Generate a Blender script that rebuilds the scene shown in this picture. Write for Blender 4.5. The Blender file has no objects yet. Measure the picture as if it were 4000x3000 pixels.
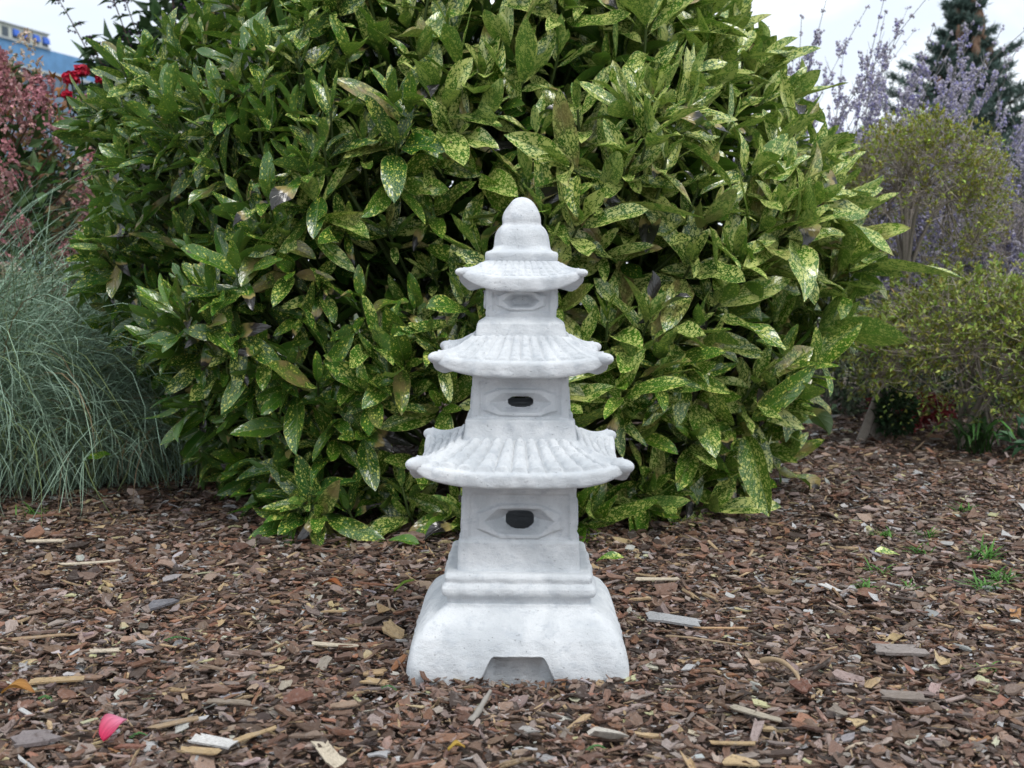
import bpy, math, random
import numpy as np
from mathutils import Vector

R = np.random.default_rng(11)
random.seed(5)
scene = bpy.context.scene
COL = scene.collection
PI = math.pi
CAM_Y = -2.38

# ------------------------------------------------------------------ helpers
def link(o):
    COL.objects.link(o)
    return o

def tag(o, label=None, cat=None, group=None, kind=None):
    if label: o['label'] = label
    if cat: o['category'] = cat
    if group: o['group'] = group
    if kind: o['kind'] = kind
    return o

def thing(name, loc, label, cat, group=None):
    o = bpy.data.objects.new(name, None)
    o.empty_display_size = .05
    o.location = loc
    link(o)
    return tag(o, label, cat, group)

def mesh(name, V, faces, mat, parent=None, smooth=False, attrs=None, local=False, loc=None):
    """V (n,3); faces: list of int arrays (m,k), each array one polygon size"""
    V = np.asarray(V, dtype=np.float64).reshape(-1, 3).copy()
    me = bpy.data.meshes.new(name)
    if parent is not None and not local:
        V -= np.array(parent.location)
    if loc is not None:
        V -= np.array(loc)
    faces = [np.asarray(f, dtype=np.int32) for f in faces if len(f)]
    loops = np.concatenate([f.ravel() for f in faces])
    tot = np.concatenate([np.full(len(f), f.shape[1], dtype=np.int32) for f in faces])
    start = np.concatenate([[0], np.cumsum(tot)[:-1]]).astype(np.int32)
    me.vertices.add(len(V)); me.vertices.foreach_set('co', V.astype(np.float32).ravel())
    me.loops.add(len(loops)); me.loops.foreach_set('vertex_index', loops.astype(np.int32))
    me.polygons.add(len(tot)); me.polygons.foreach_set('loop_start', start); me.polygons.foreach_set('loop_total', tot)
    me.polygons.foreach_set('use_smooth', np.full(len(tot), bool(smooth)))
    if attrs:
        for k, (typ, data) in attrs.items():
            a = me.attributes.new(k, typ, 'POINT')
            data = np.asarray(data, dtype=np.float32)
            if typ == 'FLOAT_COLOR': a.data.foreach_set('color', data.ravel())
            elif typ == 'FLOAT_VECTOR': a.data.foreach_set('vector', data.ravel())
            else: a.data.foreach_set('value', data.ravel())
    me.update(calc_edges=True)
    me.validate()
    if mat is not None: me.materials.append(mat)
    o = bpy.data.objects.new(name, me)
    if loc is not None: o.location = loc
    if parent is not None: o.parent = parent
    return link(o)

def unit(v):
    v = np.asarray(v, float)
    return v / np.maximum(np.linalg.norm(v, axis=-1, keepdims=True), 1e-9)

class Acc:
    """collects pieces of geometry that belong to one part"""
    def __init__(s): s.V = []; s.F = {}; s.C = []; s.n = 0
    def add(s, V, faces, col=None):
        V = np.asarray(V, float).reshape(-1, 3)
        for f in faces:
            f = np.asarray(f, dtype=np.int64)
            if len(f): s.F.setdefault(f.shape[1], []).append(f + s.n)
        s.V.append(V)
        if col is not None:
            col = np.asarray(col, float)
            if col.ndim == 1: col = np.tile(col, (len(V), 1))
            s.C.append(col)
        s.n += len(V)
    def build(s, name, mat, parent=None, smooth=False, loc=None):
        at = None
        if s.C:
            c = np.concatenate(s.C); c = np.hstack([c[:, :3], np.ones((len(c), 1))])
            at = {'tint': ('FLOAT_COLOR', c)}
        return mesh(name, np.concatenate(s.V), [np.concatenate(f) for f in s.F.values()], mat, parent, smooth, at, loc=loc)

def frames(P):
    """P (n,k,3) polylines -> tangents, two normals"""
    T = np.gradient(P, axis=1); T = unit(T)
    ref = np.where(np.abs(T[..., 2:3]) > .9, np.array([1., 0, 0]), np.array([0, 0, 1.]))
    A = unit(np.cross(T, ref)); B = np.cross(T, A)
    return T, A, B

def tubes(P, rad, sides=5):
    """P (n,k,3), rad (n,k) or (k,) -> verts, [quads]"""
    n, k, _ = P.shape
    rad = np.broadcast_to(rad, (n, k))
    T, A, B = frames(P)
    a = np.arange(sides) * 2 * PI / sides
    V = P[:, :, None, :] + rad[:, :, None, None] * (np.cos(a)[None, None, :, None] * A[:, :, None, :] + np.sin(a)[None, None, :, None] * B[:, :, None, :])
    idx = np.arange(n * k * sides).reshape(n, k, sides)
    nx = np.roll(idx, -1, axis=2)
    q = np.stack([idx[:, :-1], nx[:, :-1], nx[:, 1:], idx[:, 1:]], -1).reshape(-1, 4)
    return V.reshape(-1, 3), [q]

def bez(p0, p1, p2, k=6):
    t = np.linspace(0, 1, k)[None, :, None]
    return (1 - t) ** 2 * p0[:, None] + 2 * t * (1 - t) * p1[:, None] + t * t * p2[:, None]

def blobs(P, rad, sq=1.0):
    """small octahedra at P (n,3)"""
    n = len(P); rad = np.broadcast_to(rad, (n,))
    d = np.array([[1, 0, 0], [0, 1, 0], [-1, 0, 0], [0, -1, 0], [0, 0, sq], [0, 0, -sq]], float)
    V = P[:, None, :] + rad[:, None, None] * d[None]
    f = np.array([[0, 1, 4], [1, 2, 4], [2, 3, 4], [3, 0, 4], [1, 0, 5], [2, 1, 5], [3, 2, 5], [0, 3, 5]])
    F = (f[None] + (np.arange(n) * 6)[:, None, None]).reshape(-1, 3)
    return V.reshape(-1, 3), [F]

def leaflets(P, D, U, L, W, fold=.25, droop=.15):
    """simple folded 6-vertex leaves: P base, D direction, U approx normal"""
    n = len(P); L = np.broadcast_to(L, (n,))[:, None]; W = np.broadcast_to(W, (n,))[:, None]
    S = unit(np.cross(D, U)); N = np.cross(S, D)
    m1 = P + D * L * .5 - N * L * droop * .2
    tip = P + D * L - N * L * droop
    a = P + D * L * .42 + S * W * .5 + N * W * fold; b = P + D * L * .42 - S * W * .5 + N * W * fold
    V = np.stack([P, a, tip, b, m1], 1).reshape(-1, 3)
    f = np.array([[0, 4, 1], [4, 2, 1], [0, 3, 4], [3, 2, 4]])
    F = (f[None] + (np.arange(n) * 5)[:, None, None]).reshape(-1, 3)
    return V, [F]

def rep(col, k): return np.repeat(np.asarray(col, float), k, axis=0)

def rdir(n, zmin=-1., zmax=1.):
    z = R.uniform(zmin, zmax, n); a = R.uniform(0, 2 * PI, n); r = np.sqrt(np.maximum(0, 1 - z * z))
    return np.stack([r * np.cos(a), r * np.sin(a), z], 1)

# ------------------------------------------------------------------ node helpers
class N:
    def __init__(s, tree): s.t = tree; s.l = tree.links
    def new(s, typ, **kw):
        n = s.t.nodes.new(typ)
        for k, v in kw.items(): setattr(n, k, v)
        return n
    def val(s, sock, v):
        if isinstance(v, bpy.types.NodeSocket): s.l.new(v, sock)
        elif v is not None:
            if hasattr(sock, 'default_value'):
                if isinstance(v, (tuple, list)) and len(v) == 3 and len(sock.default_value) == 4: v = (*v, 1)
                sock.default_value = v
    def math(s, op, a, b=None, c=None, clamp=False):
        n = s.new('ShaderNodeMath', operation=op, use_clamp=clamp)
        for i, x in enumerate((a, b, c)): s.val(n.inputs[i], x)
        return n.outputs[0]
    def mix(s, f, a, b, blend='MIX'):
        n = s.new('ShaderNodeMix', data_type='RGBA', blend_type=blend)
        s.val(n.inputs[0], f); s.val(n.inputs[6], a); s.val(n.inputs[7], b)
        return n.outputs[2]
    def noise(s, vec, scale, detail=3., rough=.55, dist=0.):
        n = s.new('ShaderNodeTexNoise'); n.inputs['Scale'].default_value = scale; n.inputs['Detail'].default_value = detail
        n.inputs['Roughness'].default_value = rough; n.inputs['Distortion'].default_value = dist
        if vec is not None: s.l.new(vec, n.inputs['Vector'])
        return n.outputs['Fac']
    def voro(s, vec, scale, rand=1.):
        n = s.new('ShaderNodeTexVoronoi'); n.inputs['Scale'].default_value = scale; n.inputs['Randomness'].default_value = rand
        if vec is not None: s.l.new(vec, n.inputs['Vector'])
        return n
    def ramp(s, f, lo, hi):
        n = s.new('ShaderNodeMapRange', interpolation_type='SMOOTHSTEP')
        s.val(n.inputs[0], f); s.val(n.inputs[1], lo); s.val(n.inputs[2], hi)
        return n.outputs[0]
    def attr(s, name):
        n = s.new('ShaderNodeAttribute', attribute_name=name); return n
    def sep(s, vec):
        n = s.new('ShaderNodeSeparateXYZ'); s.l.new(vec, n.inputs[0]); return n.outputs
    def sepc(s, c):
        n = s.new('ShaderNodeSeparateColor'); s.l.new(c, n.inputs[0]); return n.outputs
    def mapping(s, vec, scale=(1, 1, 1)):
        n = s.new('ShaderNodeMapping'); s.l.new(vec, n.inputs[0]); n.inputs['Scale'].default_value = scale; return n.outputs[0]
    def bump(s, h, strength, dist, normal=None):
        n = s.new('ShaderNodeBump'); n.inputs['Strength'].default_value = strength; n.inputs['Distance'].default_value = dist
        s.l.new(h, n.inputs['Height'])
        if normal is not None: s.l.new(normal, n.inputs['Normal'])
        return n.outputs[0]

def material(name):
    m = bpy.data.materials.new(name); m.use_nodes = True
    t = m.node_tree; t.nodes.clear()
    n = N(t); out = n.new('ShaderNodeOutputMaterial'); b = n.new('ShaderNodeBsdfPrincipled')
    t.links.new(b.outputs[0], out.inputs[0])
    return m, n, b, out

def simple_mat(name, color, rough=.6, var=.25, scale=6., bump=0., bscale=60., spec=.5):
    m, n, b, out = material(name)
    tc = n.new('ShaderNodeTexCoord').outputs['Object']
    f = n.noise(tc, scale, 4.)
    dark = tuple(c * (1 - var) for c in color); lite = tuple(min(1, c * (1 + var)) for c in color)
    n.val(b.inputs['Base Color'], n.mix(n.ramp(f, .3, .7), dark, lite))
    b.inputs['Roughness'].default_value = rough; b.inputs['Specular IOR Level'].default_value = spec
    if bump: n.val(b.inputs['Normal'], n.bump(n.noise(tc, bscale, 5.), bump, .01))
    return m

def tint_mat(name, rough=.55, trans=0., spec=.4, nscale=40., var=.2):
    """colour comes from a per-piece attribute, broken up by noise"""
    m, n, b, out = material(name)
    c = n.attr('tint').outputs['Color']
    tc = n.new('ShaderNodeTexCoord').outputs['Object']
    f = n.noise(tc, nscale, 3.)
    col = n.mix(f, n.mix(var, c, (0, 0, 0)), n.mix(var * .6, c, (1, 1, 1), 'SOFT_LIGHT'))
    n.val(b.inputs['Base Color'], col)
    b.inputs['Roughness'].default_value = rough; b.inputs['Specular IOR Level'].default_value = spec
    if trans:
        tr = n.new('ShaderNodeBsdfTranslucent'); n.val(tr.inputs[0], col)
        mx = n.new('ShaderNodeMixShader'); mx.inputs[0].default_value = trans
        n.l.new(b.outputs[0], mx.inputs[1]); n.l.new(tr.outputs[0], mx.inputs[2]); n.l.new(mx.outputs[0], out.inputs[0])
    return m

# ------------------------------------------------------------------ materials
def concrete_mat():
    m, n, b, out = material('pale_cast_concrete')
    tc = n.new('ShaderNodeTexCoord').outputs['Object']
    big = n.noise(tc, 9., 5., .62, .4); mid = n.noise(n.mapping(tc, (1, 1, 1.6)), 34., 6., .7); fine = n.noise(tc, 420., 4., .7)
    base = n.mix(n.ramp(big, .36, .66), (.535, .565, .592), (.69, .713, .735))
    base = n.mix(n.math('MULTIPLY', n.ramp(mid, .5, .68), .75), base, (.47, .505, .545))
    base = n.mix(n.math('MULTIPLY', n.ramp(n.noise(tc, 17., 6., .75), .56, .7), .55), base, (.76, .775, .79))
    base = n.mix(n.math('MULTIPLY', n.ramp(fine, .55, .7), .5), base, (.44, .46, .485))
    v = n.voro(tc, 95.)
    pit = n.math('MULTIPLY', n.ramp(v.outputs['Distance'], .13, .06), n.ramp(n.noise(tc, 23., 2.), .46, .56))
    base = n.mix(n.math('MULTIPLY', pit, .6), base, (.3, .31, .33))
    n.val(b.inputs['Base Color'], base)
    b.inputs['Roughness'].default_value = .82; b.inputs['Specular IOR Level'].default_value = .3
    h = n.math('SUBTRACT', n.math('ADD', n.math('MULTIPLY', mid, 1.0), n.math('MULTIPLY', fine, .35)), n.math('MULTIPLY', pit, .9))
    n.val(b.inputs['Normal'], n.bump(h, .75, .006))
    return m

def leaf_mat():
    m, n, b, out = material('spotted_glossy_leaf')
    uv = n.attr('leaf_uv').outputs['Vector']           # x across (m), y along (m), z seed
    cc = n.sepc(n.attr('leaf_col').outputs['Color'])   # variegation, dead, hue
    va, dead, hue = cc[0], cc[1], cc[2]
    ed = n.sep(n.attr('leaf_pos').outputs['Vector'])   # across -1..1, along 0..1, age
    across, along, age = ed[0], ed[1], ed[2]
    suv = n.mapping(uv, (1, .62, 1))
    warp = n.noise(suv, 60., 2.)
    green = n.mix(hue, (.026, .108, .012), (.115, .265, .020))
    green = n.mix(n.math('MULTIPLY', n.ramp(warp, .35, .7), .45), green, (.035, .095, .02))
    aab = n.math('ABSOLUTE', across)
    # side veins
    vein = n.math('PINGPONG', n.math('SUBTRACT', n.math('MULTIPLY', along, 9.), n.math('MULTIPLY', aab, 2.)), .5)
    veinm = n.math('MULTIPLY', n.ramp(vein, .05, .0), .18)
    green = n.mix(veinm, green, (.12, .2, .05))
    # golden flecks, large and fine
    v1 = n.voro(suv, 105.); v2 = n.voro(suv, 270.)
    clump = n.noise(suv, 38., 3.)
    t1 = n.math('MULTIPLY', n.math('ADD', n.math('MULTIPLY', va, .50), .065), n.math('ADD', n.math('MULTIPLY', clump, 1.5), .05))
    s1 = n.ramp(n.math('SUBTRACT', v1.outputs['Distance'], t1), .05, -.05)
    t2 = n.math('MULTIPLY', n.math('ADD', n.math('MULTIPLY', va, .78), -.04), n.math('ADD', n.math('MULTIPLY', clump, 1.2), .05))
    s2 = n.ramp(n.math('SUBTRACT', v2.outputs['Distance'], t2), .06, -.06)
    spot = n.math('MAXIMUM', s1, s2)
    gold = n.mix(n.ramp(va, .35, .9), (.64, .66, .10), (.64, .69, .22))
    col = n.mix(n.math('MULTIPLY', spot, .88), green, gold)
    # midrib and margin
    col = n.mix(n.math('MULTIPLY', n.ramp(aab, .075, .03), .55), col, (.2, .28, .07))
    col = n.mix(n.math('MULTIPLY', n.ramp(aab, .93, .99), .45), col, (.36, .36, .12))
    # ageing to olive and tan
    blot = n.noise(suv, 22., 3.)
    col = n.mix(n.math('MULTIPLY', age, n.ramp(blot, .35, .65)), col, (.27, .2, .085))
    # blackened tips with a tan rim
    q = n.math('ADD', n.math('ADD', along, n.math('MULTIPLY', n.math('SUBTRACT', blot, .5), .5)), n.math('SUBTRACT', dead, 1.))
    col = n.mix(n.ramp(q, -.16, -.02), col, (.33, .26, .1))
    col = n.mix(n.ramp(q, .0, .05), col, (.022, .019, .02))
    # little dark lesions
    v3 = n.voro(suv, 30.)
    les = n.math('MULTIPLY', n.ramp(v3.outputs['Distance'], .16, .1), n.math('GREATER_THAN', n.sepc(v3.outputs['Color'])[0], .9))
    col = n.mix(n.math('MULTIPLY', les, .8), col, (.06, .04, .03))
    back = n.new('ShaderNodeNewGeometry').outputs['Backfacing']
    colb = n.mix(.35, col, (.10, .22, .045))
    col = n.mix(back, col, colb)
    n.val(b.inputs['Base Color'], col)
    n.val(b.inputs['Roughness'], n.math('ADD', n.math('MULTIPLY', back, .25), n.math('ADD', n.math('MULTIPLY', warp, .16), .15)))
    b.inputs['Specular IOR Level'].default_value = .8
    puff = n.math('ADD', n.math('MULTIPLY', n.noise(suv, 70., 2.), 1.), n.math('MULTIPLY', n.ramp(vein, .12, .0), -.35))
    puff = n.math('ADD', puff, n.math('MULTIPLY', n.ramp(aab, .12, .02), -.6))
    n.val(b.inputs['Normal'], n.bump(puff, .5, .004))
    tr = n.new('ShaderNodeBsdfTranslucent'); n.val(tr.inputs[0], n.mix(.5, col, (.22, .40, .03)))
    mx = n.new('ShaderNodeMixShader'); mx.inputs[0].default_value = .16
    n.l.new(b.outputs[0], mx.inputs[1]); n.l.new(tr.outputs[0], mx.inputs[2]); n.l.new(mx.outputs[0], out.inputs[0])
    return m

def chip_mat():
    m, n, b, out = material('bark_and_wood')
    c = n.attr('tint').outputs['Color']
    g = n.attr('grain').outputs['Vector']
    fib = n.noise(n.mapping(g, (1, 7, 2)), 130., 4., .65)
    blot = n.noise(g, 90., 4., .6)
    col = n.mix(n.ramp(fib, .3, .68), n.mix(.38, c, (.02, .013, .010)), c)
    col = n.mix(n.math('MULTIPLY', n.ramp(blot, .5, .75), .4), col, (.3, .27, .255))
    col = n.mix(n.math('MULTIPLY', n.ramp(blot, .45, .28), .5), col, (.045, .026, .018))
    n.val(b.inputs['Base Color'], col)
    b.inputs['Roughness'].default_value = .62; b.inputs['Specular IOR Level'].default_value = .4
    n.val(b.inputs['Normal'], n.bump(n.math('ADD', fib, blot), .6, .0025))
    return m

def ground_mat():
    m, n, b, out = material('dark_bark_soil')
    tc = n.new('ShaderNodeTexCoord').outputs['Object']
    v = n.voro(n.mapping(tc, (1, 1.4, 1)), 55.); cols = n.sepc(v.outputs['Color'])
    c = n.mix(cols[0], (.028, .017, .012), (.12, .075, .052))
    c = n.mix(n.math('MULTIPLY', n.math('GREATER_THAN', cols[1], .86), .7), c, (.24, .19, .15))
    c = n.mix(n.math('MULTIPLY', n.ramp(n.noise(tc, .12, 3.), .4, .5), n.ramp(n.sep(tc)[1], 5., 8.)), c, (.05, .075, .03))
    n.val(b.inputs['Base Color'], c); b.inputs['Roughness'].default_value = .85
    n.val(b.inputs['Normal'], n.bump(v.outputs['Distance'], .8, .01))
    return m

M_CON = concrete_mat()
M_LEAF = leaf_mat()
M_CHIP = chip_mat()
M_GROUND = ground_mat()
M_TINT = tint_mat('tinted_foliage', .5, .2)
M_TWIG = tint_mat('tinted_bark', .75, 0., .25, 80., .35)
M_PETAL = tint_mat('tinted_petals', .55, .3, .3)
M_BLADE = tint_mat('tinted_grass', .5, .12, .35, 20., .12)

# ------------------------------------------------------------------ pagoda
NS = 110
SIDE_S = np.linspace(-1, 1, NS, endpoint=False)
PER_S = np.tile(SIDE_S, 4)
PER_K = np.repeat(np.arange(4), NS)

def ring_xy(h, p=20., s=None):
    """unit perimeter of a rounded square with half-width h (h may vary per column)"""
    s = PER_S
    sc = 1.0 / (np.abs(s) ** p + 1.) ** (1. / p) * 2 ** (.25 / p)
    x = s * h * sc; y = -np.ones_like(s) * h * sc
    ang = PER_K * PI / 2
    c, si = np.cos(ang), np.sin(ang)
    return np.stack([x * c - y * si, x * si + y * c], 1)

PN = np.stack([np.sin(PER_K * PI / 2) * 1., -np.cos(PER_K * PI / 2) * 1.], 1)

def grid_faces(r, c):
    i = np.arange(r * c).reshape(r, c); nx = np.roll(i, -1, 1)
    return np.stack([i[:-1], nx[:-1], nx[1:], i[1:]], -1)          # (r-1, c, 4)

def smooth01(x): x = np.clip(x, 0, 1); return x * x * (3 - 2 * x)

def interp_profile(pts, n, rnd=1):
    """pts [(h,z)] from bottom to top, resampled by arc length, lightly rounded"""
    pts = np.array(pts, float); d = np.r_[0, np.cumsum(np.hypot(*np.diff(pts, axis=0).T))]
    t = np.linspace(0, d[-1], n)
    h = np.interp(t, d, pts[:, 0]); z = np.interp(t, d, pts[:, 1])
    for _ in range(rnd):
        h[1:-1] = (h[:-2] + 2 * h[1:-1] + h[2:]) / 4; z[1:-1] = (z[:-2] + 2 * z[1:-1] + z[2:]) / 4
    return h, z

def wob(x, y, z, a=.0012):
    return a * (np.sin(x * 61 + z * 37 + 1.3) * np.cos(y * 53 - z * 29) + .6 * np.sin(x * 131 - y * 117 + z * 97))

PAG = thing('garden_pagoda', (.0125, 0, 0), 'white cast concrete three-tiered pagoda lantern standing on the bark mulch', 'garden ornament')

def finish(V):
    w = wob(V[..., 0], V[..., 1], V[..., 2])
    d = unit(np.stack([V[..., 0], V[..., 1], np.zeros_like(w)], -1))
    return V + d * w[..., None]

def lathe_square(name, prof, n, p=20., rnd=2, parent=PAG, close_top=False):
    h, z = interp_profile(prof, n, rnd)
    V = np.zeros((n, 4 * NS, 3))
    for i in range(n):
        V[i, :, :2] = ring_xy(h[i], p); V[i, :, 2] = z[i]
    V = finish(V)
    F = [grid_faces(n, 4 * NS).reshape(-1, 4)]
    if close_top:
        F.append(np.arange((n - 1) * 4 * NS, n * 4 * NS)[None])
    return mesh(name, V, F, M_CON, parent, True, local=True)

# --- foot: flared base with a notch cut in each side
def build_foot():
    prof = [(.2145, .0), (.2150, .012), (.2135, .030), (.2075, .0545), (.1985, .079), (.1825, .101), (.160, .1155), (.1440, .1265), (.1430, .134)]
    n = 64
    h, z = interp_profile(prof, n, 5)
    x0 = PER_S * .2145
    zb = .0525 * smooth01((.0775 - np.abs(x0)) / (.0775 - .047))
    rows = []
    tt = np.linspace(0, 1, n)
    for i in range(n):
        zt = z[i]
        # squeeze the lower rows above the notch
        zz = zb * (1 - tt[i]) ** 1.6 + zt * (1 - (zb / .134) * (1 - tt[i]) ** 1.6)
        hh = np.interp(zz, z, h)
        r = np.zeros((4 * NS, 3)); r[:, :2] = ring_xy(hh * 1.008, 20.); r[:, 2] = zz - .012 * (1 - zt / .134) ** 6 * (zb < .001)
        rows.append(r)
    # rounded lip, then the underside and a recessed core
    first = rows[0]
    pre = []
    for hin, dz in ((.191, -.02), (.191, .002), (.195, .000), (.206, -.001), (.2125, -.0005)):
        r = np.zeros((4 * NS, 3)); r[:, :2] = ring_xy(hin, 20.)
        r[:, 2] = (-.02 if dz < -.01 else zb * .97 + dz - .012 * (zb < .001))
        pre.append(r)
    for hin in (.12, .05):
        r = rows[-1].copy(); r[:, :2] *= hin / .143; rows.append(r)
    V = finish(np.array(pre + rows))
    return mesh('base', V, [grid_faces(len(V), 4 * NS).reshape(-1, 4)], M_CON, PAG, True, local=True)
build_foot()

lathe_square('plinth', [(.1415, .126), (.1415, .141), (.1450, .1462), (.1520, .152), (.1540, .158), (.1535, .166), (.1490, .1725), (.1455, .1755), (.1458, .179), (.1468, .185), (.1452, .190), (.1410, .1945), (.112, .1948)], 70, 26., 2, close_top=True)

def storey(prof, n, wz, fr, fu, ho, depth, posts=.86, panel=(0, 0), parent=PAG, rec=.0045, octa=1.45, hole=True, p=26.):
    """square storey with a funnel-shaped window in each side. fr/fu/ho = half width, half height of raised frame, funnel, hole"""
    h, z = interp_profile(prof, n, 1)
    V = np.zeros((n, 4 * NS, 3)); X = np.zeros((n, 4 * NS)); Z = np.zeros((n, 4 * NS))
    for i in range(n):
        V[i, :, :2] = ring_xy(h[i], p); V[i, :, 2] = z[i]; X[i] = PER_S * h[i]; Z[i] = z[i] - wz
    S = np.abs(PER_S)[None].repeat(n, 0)
    d = np.zeros_like(X)
    a, b = fr
    df = np.maximum(np.maximum(np.abs(X) / a, np.abs(Z) / b), (np.abs(X) / a + np.abs(Z) / b) / octa)
    inpanel = smooth01((posts + .02 - S) / .05) * smooth01((Z + wz - panel[0]) / .006) * smooth01((panel[1] - Z - wz) / .006)
    d -= rec * inpanel
    d += .0075 * smooth01((1.05 - df) / .12)
    a, b = fu
    e = np.maximum((np.abs(Z / b) ** 3 + (np.abs(X / a) * .9) ** 3) ** (1 / 3), np.abs(X / a) + .42 * np.abs(Z / b))
    d -= depth * (np.clip((1.02 - e) / .5, 0, 1) ** .85)
    V[..., :2] += PN[None] * d[..., None]
    V = finish(V)
    F = grid_faces(n, 4 * NS)
    fc = lambda A: (A[:-1] + A[1:]) / 2
    eh = (np.abs(fc(X) / ho[0]) ** 3 + np.abs(fc(Z) / ho[1]) ** 2.6)
    keep = (eh > 1) if hole else np.ones_like(eh, bool)
    win = (fc(df) < 1.07)
    side = np.broadcast_to(PER_K[None], win.shape)
    body = mesh('storey', V, [F[keep & ~win]], M_CON, parent, True, local=True)
    allV = V.reshape(-1, 3)
    for k in range(4):
        f = F[keep & win & (side == k)]
        u, inv = np.unique(f, return_inverse=True)
        mesh('window', allV[u], [inv.reshape(f.shape)], M_CON, body, True, local=True)
    return body

storey([(.1225, .193), (.1215, .226), (.1205, .2525), (.1160, .2560), (.1150, .285), (.1140, .395)], 150, .2945, (.0835, .0345), (.068, .0262), (.0285, .0185), .034, panel=(.2575, .352))
storey([(.1130, .452), (.1105, .470), (.1072, .4955), (.0965, .4985), (.0955, .530), (.0945, .602)], 130, .5305, (.072, .027), (.060, .0195), (.0255, .0105), .024, posts=.84, panel=(.5, .575), octa=1.6)
storey([(.0910, .658), (.0895, .670), (.0860, .6865), (.0730, .6945), (.0690, .698), (.0705, .712), (.0710, .7200), (.0708, .764)], 110, .7315, (.047, .019), (.036, .0135), (.01, .01), .026, posts=.8, panel=(.707, .752), octa=1.5, hole=False, p=18.)

def roof(hin, zin, hout, zrt, zrb, hun, zun, up, ribs, amp, ball, tiles=4, tamp=.0012, conc=1.35, p=30., bow=0.):
    s = PER_S; S = np.abs(s)
    rows = []
    hipz = ball * .55
    nr = 84
    corner = 1 + .0 * S
    upz = up * S ** 3.2
    for i in range(nr):
        r = i / (nr - 1)
        hh = (hin + (hout - .008 - hin) * r) * (1 + (corner - 1) * r)
        hh = hh * (1 - .022 * S ** 10 * r - bow * (1 - S ** 2) * r)
        g = 1 - (1 - r) ** conc
        zz = zin + (zrt - zin) * g + upz * r ** 2.2
        env = smooth01((r - .01) / .05) * smooth01((.965 - r) / .035) * smooth01((.90 - S) / .05)
        u = np.abs(((s + 1) * ribs / 2) % 1. - .5) * 2                      # 0 on a tile's crown, 1 in the groove
        frac = (r * tiles) % 1.0
        tube = np.maximum(0, 1 - (u / .93) ** 2.8) ** .6
        bump = (amp * (tube - .45) + tamp * (math.sin(PI * min(1, frac * 1.12)) ** .6 - .5) * tube * 2) * env
        hip = hipz * np.exp(-((1 - S) / .055) ** 2) * smooth01((r - .03) / .25)
        V = np.zeros((4 * NS, 3)); V[:, :2] = ring_xy(hh, 18. + 10 * (1 - r)); V[:, 2] = zz + bump + hip
        rows.append(V)
    th = (zrt - zrb)
    upb = (up + th - 1.2 * ball) * S ** 3.9                                   # the rim thins into the corner knob
    for a in np.linspace(80, -90, 18):
        ca = math.cos(math.radians(a)); sa = math.sin(math.radians(a))
        ca = abs(ca) ** .6; sa = math.copysign(abs(sa) ** .72, sa)
        hh = (hout - .011 + .011 * ca) * (1 - .022 * S ** 10 - bow * (1 - S ** 2))
        f = (sa + 1) / 2
        V = np.zeros((4 * NS, 3)); V[:, :2] = ring_xy(hh, 18.); V[:, 2] = zrb + th * f + (upz + hipz * .5 * np.exp(-((1 - S) / .055) ** 2)) * f + upb * (1 - f)
        rows.append(V)
    for r in np.linspace(.1, 1, 8):
        hh = (hout - .009) * (1 - r) * (1 - .022 * S ** 10 - bow * (1 - S ** 2)) + hun * r
        V = np.zeros((4 * NS, 3)); V[:, :2] = ring_xy(hh, 18.); V[:, 2] = zrb + (zun - zrb) * r + upb * (1 - r)
        rows.append(V)
    V = finish(np.array(rows)); nV = V.shape[0] * V.shape[1]
    A = Acc(); A.add(V.reshape(-1, 3), [grid_faces(V.shape[0], 4 * NS).reshape(-1, 4)])
    # rounded ball ends on the four corners
    if ball:
        u = np.linspace(0, PI, 14); w = np.linspace(0, 2 * PI, 22, endpoint=False)
        sph = np.stack([np.sin(u)[:, None] * np.cos(w), np.sin(u)[:, None] * np.sin(w), np.cos(u)[:, None] * np.ones_like(w)], -1)
        for k in range(4):
            cx, cy = [(-1, -1), (1, -1), (1, 1), (-1, 1)][k]
            c = np.array([cx * (hout - ball * .72), cy * (hout - ball * .72), zrt - ball * .58 + up])
            dg = np.array([cx, cy, .12]) / math.sqrt(2.0144)
            B = sph * ball * .97
            B = B + (B @ dg)[..., None] * dg * 1.0 + c - dg * ball * .75
            A.add(B.reshape(-1, 3), [grid_faces(14, 22).reshape(-1, 4)])
    return A.build('roof', M_CON, None, True)

for args, bow in (((.1125, .4560, .2135, .4060, .3755, .112, .3900, .0250, 11, .0130, .0155, 5, .0030, 1.3), .05),
                  ((.0915, .6620, .1745, .6165, .5840, .095, .5960, .0150, 12, .0075, .0130, 5, .0014, 1.3), .12),
                  ((.0700, .8110, .1265, .7800, .7500, .071, .7570, .0130, 13, .0030, .0090, 4, .0006, 1.25), .17)):
    o = roof(*args, bow=bow); o.parent = PAG

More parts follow.
